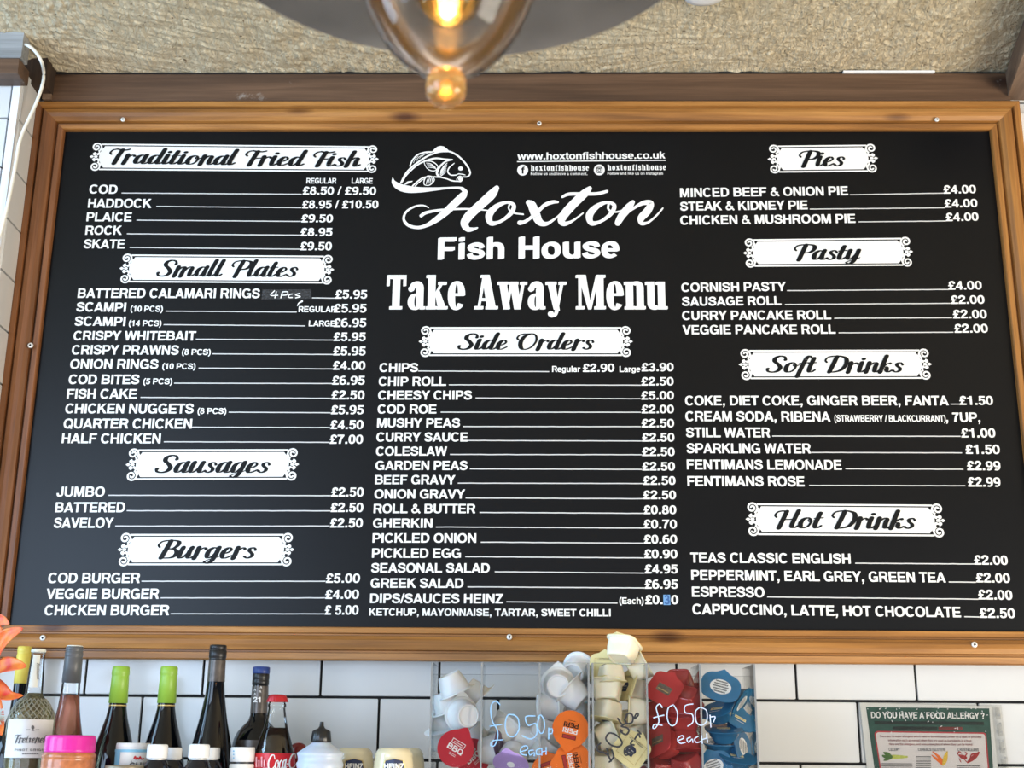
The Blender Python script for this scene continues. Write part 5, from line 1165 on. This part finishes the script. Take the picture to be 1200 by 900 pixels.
hand(hs(2.1, [(704,871),(700,874),(701,880),(708,882),(713,886),(716,892)], [(713,884),(711,877)], [(714,893),(719,887),(717,879)], [(712,861),(710,866),(716,873),(725,875),(729,870),(723,862),(715,859),(711,862)], [(727,855),(729,857)], [(724,842),(728,848)], [(733,848),(728,851),(735,853),(737,857),(733,861),(727,857)], [(732,843),(735,848),(741,846),(741,838),(736,836),(733,842)], [(742,843),(746,836),(748,838),(744,842)],
  [(733,881),(739,878),(738,874),(732,878),(733,885),(741,882)], [(741,868),(739,872),(743,873)], [(744,866),(748,860),(750,864)], [(747,856),(751,860)]), dr, 'black_marker')
hand(hs(1.25, [(776,829),(773,825),(769,829),(771,838),(772,846),(768,853),(765,853),(767,849),(776,850)], [(766,841),(778,838)], [(789,826),(783,830),(782,842),(786,850),(792,848),(794,836),(790,827)], [(812,825),(803,827),(803,835),(811,837),(812,846),(806,851)], [(820,829),(815,834),(816,846),(822,850),(828,845),(828,833),(821,829)], [(832,838),(833,852)], [(833,840),(838,840),(836,846)],
  [(794,868),(801,865),(799,862),(794,866),(797,871),(803,870)], [(809,864),(805,866),(807,870),(811,866),(812,870)], [(818,863),(814,866),(816,870),(821,869)], [(822,862),(823,871)], [(822,867),(828,865)], [(828,860),(829,870)]), dr, 'pale_marker')

M['pot_white'] = pm('white_pot', (.76, .77, .78), .38, var=.03, sss=.15)
M['pot_cream'] = pm('cream_pot', (.88, .81, .62), .38, var=.04, sss=.2)
M['pot_red'] = pm('ketchup_pot', (.40, .045, .04), .22, var=.12, coat=.3)
M['pot_blue'] = pm('blue_pot', (.018, .115, .24), .18, var=.12, coat=.5)
M['lid_red'] = pm('dark_red_foil', (.48, .012, .03), .3, var=.08); M['lid_orange'] = pm('orange_foil', (.85, .17, .015), .32, var=.06)
M['lid_purple'] = pm('purple_foil', (.10, .035, .10), .3, var=.1); M['lid_lilac'] = pm('lilac_foil', (.42, .28, .58), .3, var=.1); M['lid_yellow'] = pm('pale_yellow_foil', (.80, .70, .36), .35, var=.05); M['lid_dark'] = pm('dull_red_foil', (.40, .03, .03), .3, var=.12)
M['lid_green'] = pm('grey_green_foil', (.14, .10, .07), .3, var=.3, sc=200)
M['lid_blue'] = pm('blue_foil', (.022, .15, .31), .2, var=.1, coat=.5)
def section(rx, ry, z, e, n=36):
    out = []
    for k in range(n):
        a = 2*PI*k/n; c, s_ = math.cos(a), math.sin(a)
        out.append((rx*math.copysign(abs(c)**(2/e), c), ry*math.copysign(abs(s_)**(2/e), s_), z))
    return out
PROTO = {}
def make_pot(kind):
    shape, pmat, lmat, prints = kind
    root = bpy.data.objects.new('sauce_pot', None); COL.objects.link(root); root.empty_display_size = .02
    mb = MB()
    if shape == 'round': e, T_, B_, hh_, ry = 2.0, .0185, .0140, .024, 1
    elif shape == 'square': e, T_, B_, hh_, ry = 4.2, .0170, .0145, .0235, .95
    else: e, T_, B_, hh_, ry = 2.7, .0195, .0120, .016, .74
    z0 = -hh_/2
    rows = [section(B_*.80, B_*.80*ry, z0+.0012, e), section(B_*.84, B_*.84*ry, z0, e), section(B_*.95, B_*.95*ry, z0+.0004, e), section(B_, B_*ry, z0+.002, e), section((B_+T_)/2+.0007, ((B_+T_)/2+.0007)*ry, 0, e), section(T_, T_*ry, -z0-.0016, e), section(T_+.0004, (T_+.0004)*ry, -z0-.0014, e), section(T_+.0026, (T_+.0026)*ry, -z0-.001, e), section(T_+.0026, (T_+.0026)*ry, -z0, e)]
    mb.grid(rows, 0, True, False, True); mb.face(rows[0][::-1]); mb.face(rows[-1])
    mb.build('pot', pmat, root, True)
    zl = -z0
    mb = MB(); R1 = T_+.0030
    out = section(R1, R1*ry, zl, e, 48)
    tabbed = []
    for x_, y_, z_ in out:
        a = math.atan2(y_, x_); d = abs((a-PI/2+PI) % (2*PI)-PI)
        k = 1+max(0, (.42-d)/.42)*.28
        tabbed.append((x_*k, y_*k, z_))
    mb.face([(x_, y_, zl+.0006) for x_, y_, z_ in tabbed]); mb.grid([tabbed, [(x_, y_, zl+.0006) for x_, y_, z_ in tabbed]], 0, False, False, True); mb.face(tabbed[::-1])
    lid = mb.build('lid', lmat, root, True)
    if prints:
        mb = MB(); mats = []
        for polys, sc, ox, oy, mt in prints:
            x0 = min(q[0] for p in polys for q in p); x1 = max(q[0] for p in polys for q in p); y0_ = min(q[1] for p in polys for q in p)
            if mt not in mats: mats.append(mt)
            for i, p in enumerate(polys):
                ar = sum(p[k-1][0]*p[k][1]-p[k][0]*p[k-1][1] for k in range(len(p)))
                pp = p if ar > 0 else p[::-1]
                mb.face([(ox+(q[0]-(x0+x1)/2)*sc, oy+q[1]*sc, zl+.0009+.00025*mats.index(mt)+.000006*(i % 20)) for q in pp], mats.index(mt))
        mb.build('lid_print', mats, lid, True)
    return root
def frame_(w_, h_, t_): return bx(-w_/2,-h_/2,w_/2,-h_/2+t_)+bx(-w_/2,h_/2-t_,w_/2,h_/2)+bx(-w_/2,-h_/2,-w_/2+t_,h_/2)+bx(w_/2-t_,-h_/2,w_/2,h_/2)
def squig(n, w_, seed=1):
    rnd = random.Random(seed); out = []; x_ = 0
    while x_ < w_:
        d = rnd.uniform(.25, .6); out += bx(x_, 0, x_+d*.75, 1) ; x_ += d
    return out
P_BBQ = [(layout('BBQ', SANS), .0066, 0, -.0042, 'vinyl'), (frame_(17, 5.4, .7), .001, 0, .0065, 'vinyl'), (squig(1, 12, 3), .0009, 0, .0058, 'vinyl'), (squig(1, 14, 4), .0006, 0, -.0075, 'vinyl'), (squig(1, 14, 5), .0006, 0, -.0092, 'vinyl')]
P_PERI = [(layout('PERI', SANS), .0056, 0, -.0005, 'vinyl'), (layout('PERI', SANS), .0056, 0, -.0072, 'ink'), (frame_(16, 4.6, .6), .001, 0, .0095, 'ink'), (bx(-7.4,-1.8,7.4,1.8), .001, 0, .0095, 'lid_dark'), (squig(1, 12, 3), .0009, 0, .009, 'vinyl'), (squig(1, 14, 6), .0006, 0, -.0098, 'ink')]
P_MAYO = [([disc(0, 0, 6.2, 4.6, 18)]+bx(-5,-7.2,5,-2), .001, 0, .0, 'navy'), (squig(1, 10, 7), .0007, 0, -.001, 'vinyl'), (squig(1, 8, 8), .0007, 0, -.0046, 'vinyl'), (squig(1, 26, 9), .0008, 0, .0095, 'grey_ink'), (squig(1, 26, 10), .0006, 0, .0112, 'grey_ink'), (frame_(27, 25, .4), .001, 0, 0, 'gold')]
P_KET = [(bx(-9,-5,9,5), .001, 0, 0, 'lid_green'), (squig(1, 13, 5), .0011, 0, .0018, 'grey_ink'), (squig(1, 13, 6), .0011, 0, -.0025, 'gold')]
P_TAR = [([disc(0, 0, 12, 8.6, 20)], .001, 0, 0, 'vinyl')]+[(squig(1, 11-abs(k)*1.5, 20+k), .0016, 0, k*.0030-.0008, 'grey_ink') for k in range(-2, 3)]
P_TAR2 = [(bx(-8,-2.2,8,2.2), .001, 0, .001, 'lid_yellow'), (squig(1, 11, 31), .0011, 0, .0004, 'grey_ink'), (squig(1, 15, 32), .0009, 0, -.006, 'vinyl')]
KIND = {'plain': ('round', 'pot_white', 'pot_white', None), 'bbq': ('round', 'pot_white', 'lid_red', P_BBQ), 'peri': ('round', 'pot_white', 'lid_orange', P_PERI), 'purple': ('round', 'pot_white', 'lid_purple', [(frame_(15, 5, .6), .001, 0, .004, 'vinyl')]), 'lilac': ('round', 'pot_white', 'lid_lilac', [([disc(0, 0, 5, 5, 8)], .001, 0, 0, 'vinyl')]),
        'mayo': ('square', 'pot_cream', 'lid_yellow', P_MAYO), 'ketchup': ('square', 'pot_red', 'lid_dark', P_KET), 'tartare': ('half', 'pot_blue', 'lid_blue', P_TAR), 'tartare2': ('half', 'pot_blue', 'lid_blue', P_TAR2)}
YA, YM, YZ = YD0+.034, YD0+.056, YD0+.078
def pot(kind, x, y, Y, ax, roll, label, sc=1):
    k = kind
    if k not in PROTO: PROTO[k] = o = make_pot(KIND[k])
    else: o = copy_tree(PROTO[k])
    o.location = un(x, y, Y)
    q = Vector(ax).normalized().to_track_quat('Z', 'Y') @ Quaternion((0, 0, 1), math.radians(roll))
    o.rotation_mode = 'QUATERNION'; o.rotation_quaternion = q; sc *= 1.27; o.scale = (sc, sc, sc)
    tag(o, label, 'sauce pot', {'plain': 'plain white round pots', 'bbq': 'pots with red lids', 'peri': 'pots with orange lids', 'purple': 'white pots with purple lids', 'lilac': 'white pots with lilac lids', 'mayo': 'cream mayonnaise pots', 'ketchup': 'red ketchup pots', 'tartare': 'blue tartare pots', 'tartare2': 'blue tartare pots'}[k])
    return o
F_ = (0, -1, 0)
pot('plain', 530, 801, YA+.005, (.45,.15,-1), 0, 'white pot lying base up at the very top of the leftmost compartment')
pot('plain', 524.5, 822, YM, (.35,.1,-1), 0, 'white pot base up, second from top in the leftmost compartment')
pot('plain', 545, 838, YA-.004, (-.40,.85,.10), 0, 'white pot showing its round base in the middle of the leftmost compartment')
pot('plain', 553, 812, YZ+.005, (.7,.1,-.7), 0, 'greyish pot half hidden at upper right of the leftmost compartment')
pot('plain', 522, 846, YZ, (-1,.1,.1), 90, 'white pot standing on its side against the left wall of the dispenser')
pot('bbq', 534, 879, YA-.009, (.06,-1,.16), -30, 'red-lidded BBQ pot facing front at the bottom of the leftmost compartment')
pot('bbq', 552, 889, YZ-.012, (.2,-1,.2), 40, 'red-lidded pot partly hidden right behind the front BBQ pot')
pot('plain', 520, 866, YZ-.006, (-.25,-.3,1), 0, 'white pot tipped up behind the front BBQ pot')
pot('plain', 553, 860, YZ, (.3,.4,-.8), 0, 'grey-shadowed pot under the one showing its round base')
pot('purple', 574, 879, YM-.012, (1,-.25,.1), 80, 'white pot on its side with a dark purple lid in the second compartment')
pot('lilac', 601, 886, YA-.006, (-.15,-.55,-.65), 0, 'white pot tipped over its lilac lid at the bottom of the second compartment')
pot('plain', 588, 861, YZ, (.5,.5,.5), 0, 'white pot leaning at the back above the purple-lidded one')
pot('plain', 612, 868, YZ, (.8,.2,-.4), 0, 'white pot at the back right of the second compartment under the handwriting')
pot('plain', 654, 803, YA, (.02,1,.12), 0, 'white pot showing its round base at the top of the third compartment')
pot('plain', 674, 815, YA+.006, (-.72,.12,.65), 0, 'white pot tilted with lid edge to the left, top right of the third compartment')
pot('plain', 641, 827, YM+.006, (1,.1,.05), 0, 'white pot on its side at the left of the third compartment')
pot('plain', 675, 787, YZ+.004, (.3,.7,.3), 180, 'beige-shadowed pot at the very top right of the third compartment behind the others')
pot('plain', 676, 836, YZ, (.3,.8,-.5), 0, 'grey-shadowed pot just above the upper orange lid')
pot('plain', 643, 852, YZ-.006, (-.4,.4,-1), 0, 'white pot base up left of the upper orange lid')
pot('peri', 667.5, 856, YA-.008, (.06,-1,.12), 168, 'upper of the orange-lidded pots facing front')
pot('plain', 641, 880, YM, (-.6,.2,-.8), 0, 'white pot leaning left of the lower orange lids')
pot('peri', 670, 894, YA-.008, (.06,-1,.2), 100, 'orange-lidded pot directly below the upper orange one')
pot('peri', 645, 908, YA-.006, (-.1,-1,.3), 20, 'orange-lidded pot cut off by the bottom edge at left of the third compartment')
pot('mayo', 729, 763, YA+.005, (.30,.35,.9), 10, 'cream pot on top of the heap sticking out above the dispenser')
pot('mayo', 709.5, 785, YZ, (-.08,-1,.15), 0, 'cream pot with its yellow lid facing front at the top left of the heap', .95)
pot('mayo', 748, 783, YM+.012, (.85,-.1,.45), 0, 'cream pot leaning right near the top of the heap, lid edge outward')
pot('mayo', 716, 790, YA, (.05,-.1,-1), 5, 'cream pot base up in front of the yellow-lidded one at top', .85)
pot('mayo', 711.5, 810, YA+.004, (.05,.25,1), 0, 'cream pot standing upright, third down on the left of the heap')
pot('mayo', 711.5, 833, YA+.004, (-.2,-.15,-1), 0, 'cream pot base up, fourth down on the left of the heap', .95)
pot('mayo', 743, 808, YZ-.004, (-.85,-.45,.35), 0, 'cream pot with lid seen edge on at upper right of the heap')
pot('mayo', 748, 834, YM, (-1,.05,.05), 0, 'cream pot on its side against the right divider')
pot('mayo', 727, 848, YZ-.004, (-.3,-.1,1), 0, 'cream pot at the back in the middle under the handwriting')
pot('mayo', 708, 863, YM-.005, (.85,.15,.4), 0, 'cream pot leaning on the left wall under the black handwriting')
pot('mayo', 738, 880, YA-.008, (.08,-1,.12), -38, 'cream pot with yellow lid and navy emblem facing front near the bottom')
pot('mayo', 709, 892, YM, (.1,.4,-1), 0, 'cream pot at the bottom left of the heap')
pot('mayo', 746, 859, YZ-.002, (.3,.2,-1), 0, 'cream pot just above the emblem lid at right')
pot('ketchup', 780, 812, YA+.006, (-.25,-1,.35), -30, 'red pot with its lid facing front at the top left of the red heap')
pot('ketchup', 795, 800, YM+.012, (.2,.5,-.8), 0, 'red pot base up at the top of the red heap')
pot('ketchup', 803, 820, YA+.006, (.1,.6,-.8), 20, 'red pot with a glossy base, second from the top at right')
pot('ketchup', 773, 838, YZ-.003, (.2,.6,-.6), 0, 'dim red pot behind the handwritten pound sign')
pot('ketchup', 802, 847, YA+.010, (-.05,-.35,1), 0, 'red pot standing upright behind the handwritten word')
pot('ketchup', 803, 870, YA+.004, (0,-.25,-1), 0, 'red pot base up below the upright one')
pot('ketchup', 779, 872, YA-.002, (-.75,-.6,.35), 20, 'red pot with its lid turned left at the lower left')
pot('ketchup', 805, 896, YA+.004, (.3,.4,-.9), 15, 'red pot at the bottom right of the red heap')
pot('ketchup', 774, 899, YM, (-.2,.5,-.8), 0, 'red pot at the bottom left of the red heap')
pot('tartare', 844, 808, YA-.004, (-.08,-1,.32), -16, 'blue pot with a large white printed lid at the top of the blue heap', 1.06)
pot('tartare', 862, 820, YM, (.8,-.35,-.5), 40, 'blue pot on edge at the top right of the blue heap')
pot('tartare2', 843, 838, YA, (-.45,-.42,.8), 10, 'blue pot tilted edge on just below the large white printed lid')
pot('tartare2', 864, 847, YM-.004, (.35,-.75,.55), -35, 'blue pot with a yellow band on its lid at the right of the blue heap', .9)
pot('tartare2', 848, 862, YA, (0,-.35,1), 0, 'blue pot lying flat in the middle of the blue heap')
pot('tartare', 843, 878, YM-.008, (.05,-.25,1), 0, 'blue pot lying flat below the middle one')
pot('tartare', 864, 878, YM-.006, (.75,-.6,.3), 60, 'blue pot leaning on the right wall of the dispenser')
pot('tartare2', 862, 894, YA-.002, (.2,-.45,.85), -15, 'blue pot tilted at the bottom right of the blue heap')
pot('tartare', 837, 900, YA-.002, (-.25,-1,.2), 20, 'blue pot with lid facing front at the bottom left of the blue heap')

# ------------------------------------------------------------------ allergy notice
YN_ = DW-.003
def q4(mb, pts, Y, m=0, th=0):
    mb.flat([un(x, y, Y) for x, y in pts], m, 0)
M['notice_green'] = pm('dark_green_print', (.022, .082, .062), .4, var=.25, sc=60); M['notice_pale'] = pm('pale_pink_paper', (.74, .68, .66), .5, var=.03); M['notice_red'] = pm('red_border_print', (.50, .05, .06), .4, var=.1); M['dim_red'] = pm('faded_red_print', (.22, .035, .035), .4, var=.2); M['dim_dark'] = pm('faded_black_print', (.02, .03, .028), .4, var=.2)
c = un(1084, 905, YN_)
no = thing('allergy_notice', (c.x, DW-.0005, un(1090, 1010, YN_).z), 'green food allergy notice in a plastic pocket stuck to the tiles at lower right', 'notice')
def lx(y, a, b): return a+(b-a)*(y-824)/76
mb = MB(); TL, TR, BR, BL = (1007.5,823.5), (1161.8,827.8), (1182,1020), (1029,1016)
p = [un(*q, YN_) for q in (BL, BR, TR, TL)]
mb.face(p); mb.face([q+Vector((0, .0006, 0)) for q in p[::-1]]); mb.grid([p, [q+Vector((0, .0006, 0)) for q in p]], 0, False, False, True)
sheet_ = mb.build('paper_sheet', 'paper', no)
mb = MB(); q4(mb, [(1039.5,1006),(1171,1010),(1159.3,830.2),(1014.8,828.6)], YN_-.0004); mb.build('green_print', 'notice_green', sheet_)
def rrect(x0, y0, x1, y1, x2, y2, x3, y3, r):      # TL TR BR BL, rounded top corners
    out = []
    for k in range(6): a = PI/2*k/5; out.append((x0+r-r*math.cos(a), y0+r-r*math.sin(a)))
    for k in range(6): a = PI/2*k/5; out.append((x1-r+r*math.sin(a), y1+r-r*math.cos(a)))
    return out+[(x2, y2), (x3, y3)]
mb = MB(); mb.flat([un(*q, YN_-.0008) for q in rrect(1024.8,856.6,1156,858.4,1168,1000,1046,997,4)]); mb.build('red_border', 'notice_red', sheet_)
mb = MB(); mb.flat([un(*q, YN_-.0011) for q in rrect(1026.4,858.2,1154.4,860,1166,998,1047.6,995,3.4)]); mb.build('text_panel', 'notice_pale', sheet_)
YQ = YN_-.0015
mb = MB(); put(mb, layout('DO YOU HAVE A FOOD ALLERGY ?', SANS), 1021, 841.4, 1154, 842.3, 7.2, YQ); mb.build('title_lettering', 'vinyl', sheet_)
mb = MB()
put(mb, squig(1, 60, 41), 1025, 848.8, 1153, 849.6, 3.8, YQ); put(mb, squig(1, 22, 42), 1047, 855, 1098, 855.3, 3.6, YQ); put(mb, squig(1, 14, 43), 1100, 855.3, 1128, 855.5, 3.6, YQ, 1); mb.build('faded_lettering', ['dim_dark', 'dim_red'], sheet_)
mb = MB()
put(mb, layout('There are 14 major allergens which need to be mentioned (either on a label or provided', SANS, 0, .06, (0,)), 1031, 864, 1150, 864.8, 2.4, YQ); put(mb, layout('information such as menus) when they are used as ingredients in a food.', SANS, 0, .06, (0,)), 1041, 868.6, 1139, 869.2, 2.4, YQ); put(mb, layout('Here are the allergens, and some examples of where they can be found:', SANS, 0, .06, (0,)), 1042, 873.2, 1140, 873.6, 2.4, YQ)
mb.build('intro_lettering', 'dim_red', sheet_)
mb = MB(); put(mb, layout('CELERY', SANS, 0, .06, (0,)), 1041.5, 880, 1054.5, 880, 3.6, YQ); put(mb, layout('CEREALS (GLUTEN)', SANS, 0, .06, (0,)), 1076, 880, 1108, 880.2, 3.6, YQ); put(mb, layout('CRUSTACEANS', SANS, 0, .06, (0,)), 1122.5, 880.2, 1147, 880.4, 3.6, YQ)
for k in range(6): put(mb, squig(1, 16, 60+k), 1073.5, 887.4+k*2.6, 1091, 887.4+k*2.6, 1.2, YQ)
for k in range(4): put(mb, squig(1, 34, 70+k), 1032.5+k*.4, 895.6+k*2.6, 1069+k*.4, 895.8+k*2.6, 1.2, YQ); put(mb, squig(1, 24, 80+k), 1121, 898+k*2.6, 1149, 898.2+k*2.6, 1.2, YQ)
mb.build('body_lettering', 'grey_ink', sheet_)
mb = MB(); cm = ['stalk', pm('celery_print', (.55, .58, .12), .5, var=.2, sc=400), 'lid_orange', pm('corn_print', (.75, .5, .06), .5, var=.2, sc=400), pm('crab_print', (.38, .03, .03), .5, var=.3, sc=400)]
put_px(mb, br([(1063,887,2),(1055,887,4),(1048,887,5),(1043,887,4)]), 0, 0, 1, YQ, 1)
put_px(mb, br([(1044,887,4),(1040,884,5),(1036,882,2)])+br([(1043,888,4),(1038,887,4),(1034.5,885.5,2)])+br([(1042,889,3),(1039,890,3),(1036,891,1.5)]), 0, 0, 1, YQ-.0002, 0)
put_px(mb, br([(1093,881,1.2),(1099,886,3),(1104,892,4)])+br([(1092,885,1.2),(1098,890,3),(1104,895,3)]), 0, 0, 1, YQ, 2); put_px(mb, br([(1110,881,1.5),(1108.5,886,4.5),(1107,892,5),(1105,896.5,2)]), 0, 0, 1, YQ-.0002, 3)
put_px(mb, br([(1124,885,2),(1128,887,5),(1132,888,3)])+br([(1122,884,1.4),(1124,881,1.4),(1127,883,1)])+br([(1131,886,1.4),(1133,883,1.4),(1131,881.5,1)])+br([(1124,889,1),(1126,893,1)])+br([(1130,890,1),(1133,893,1)]), 0, 0, 1, YQ, 4); put_px(mb, br([(1147,882,2.4),(1143,886,5),(1138,890,5),(1134,893.5,2)])+br([(1144,883,1.5),(1139,884,1.8),(1137,887,1)]), 0, 0, 1, YQ, 4)
mb.build('food_pictures', cm, sheet_)
mb = MB()
p = [un(*q, YN_-.0022) for q in ((1026,1020),(1196,1024),(1173.5,826),(1006,822))]
mb.face(p); mb.face([q+Vector((0, .0002, 0)) for q in p[::-1]]); po_ = mb.build('plastic_pocket', 'pocket', no)
mb = MB()
for k in range(9):
    t_ = k/8; x, y = 1165.5+t_*19, 829+t_*160
    mb.flat([un(x, y, YN_-.0026), un(x+6, y+.2, YN_-.0026), un(x+7.6, y+14, YN_-.0026), un(x+1.6, y+14, YN_-.0026)], 0, 0)
for k in range(6):
    x, y = 1170.5+k*1.5, 838+k*10; mb.flat([un(x+1.6*math.cos(2*PI*q/12), y+1.6*math.sin(2*PI*q/12), YN_-.0030) for q in range(12)], 1, 1)
mb.build('punched_strip', [acrylic_mat('milky_strip', (.85, .85, .84)), 'grey_timber'], po_)
mb = MB(); rnd = random.Random(5)
for k in range(46):
    x, y = rnd.uniform(1015, 1158), rnd.choice([rnd.uniform(829, 858), rnd.uniform(829, 838)]); a = rnd.uniform(0, PI); l_ = rnd.uniform(.8, 2.6)
    mb.flat([un(x+l_*math.cos(a)+.35*math.sin(a)*s1, y+l_*math.sin(a)-.35*math.cos(a)*s1, YN_-.0025) if e_ else un(x-.35*math.sin(a)*-s1, y-.35*math.cos(a)*s1, YN_-.0025) for e_, s1 in ((0, 1), (1, 1), (1, -1), (0, -1))], 0, 2)
mb.build('scratches', 'vinyl_grey', po_)
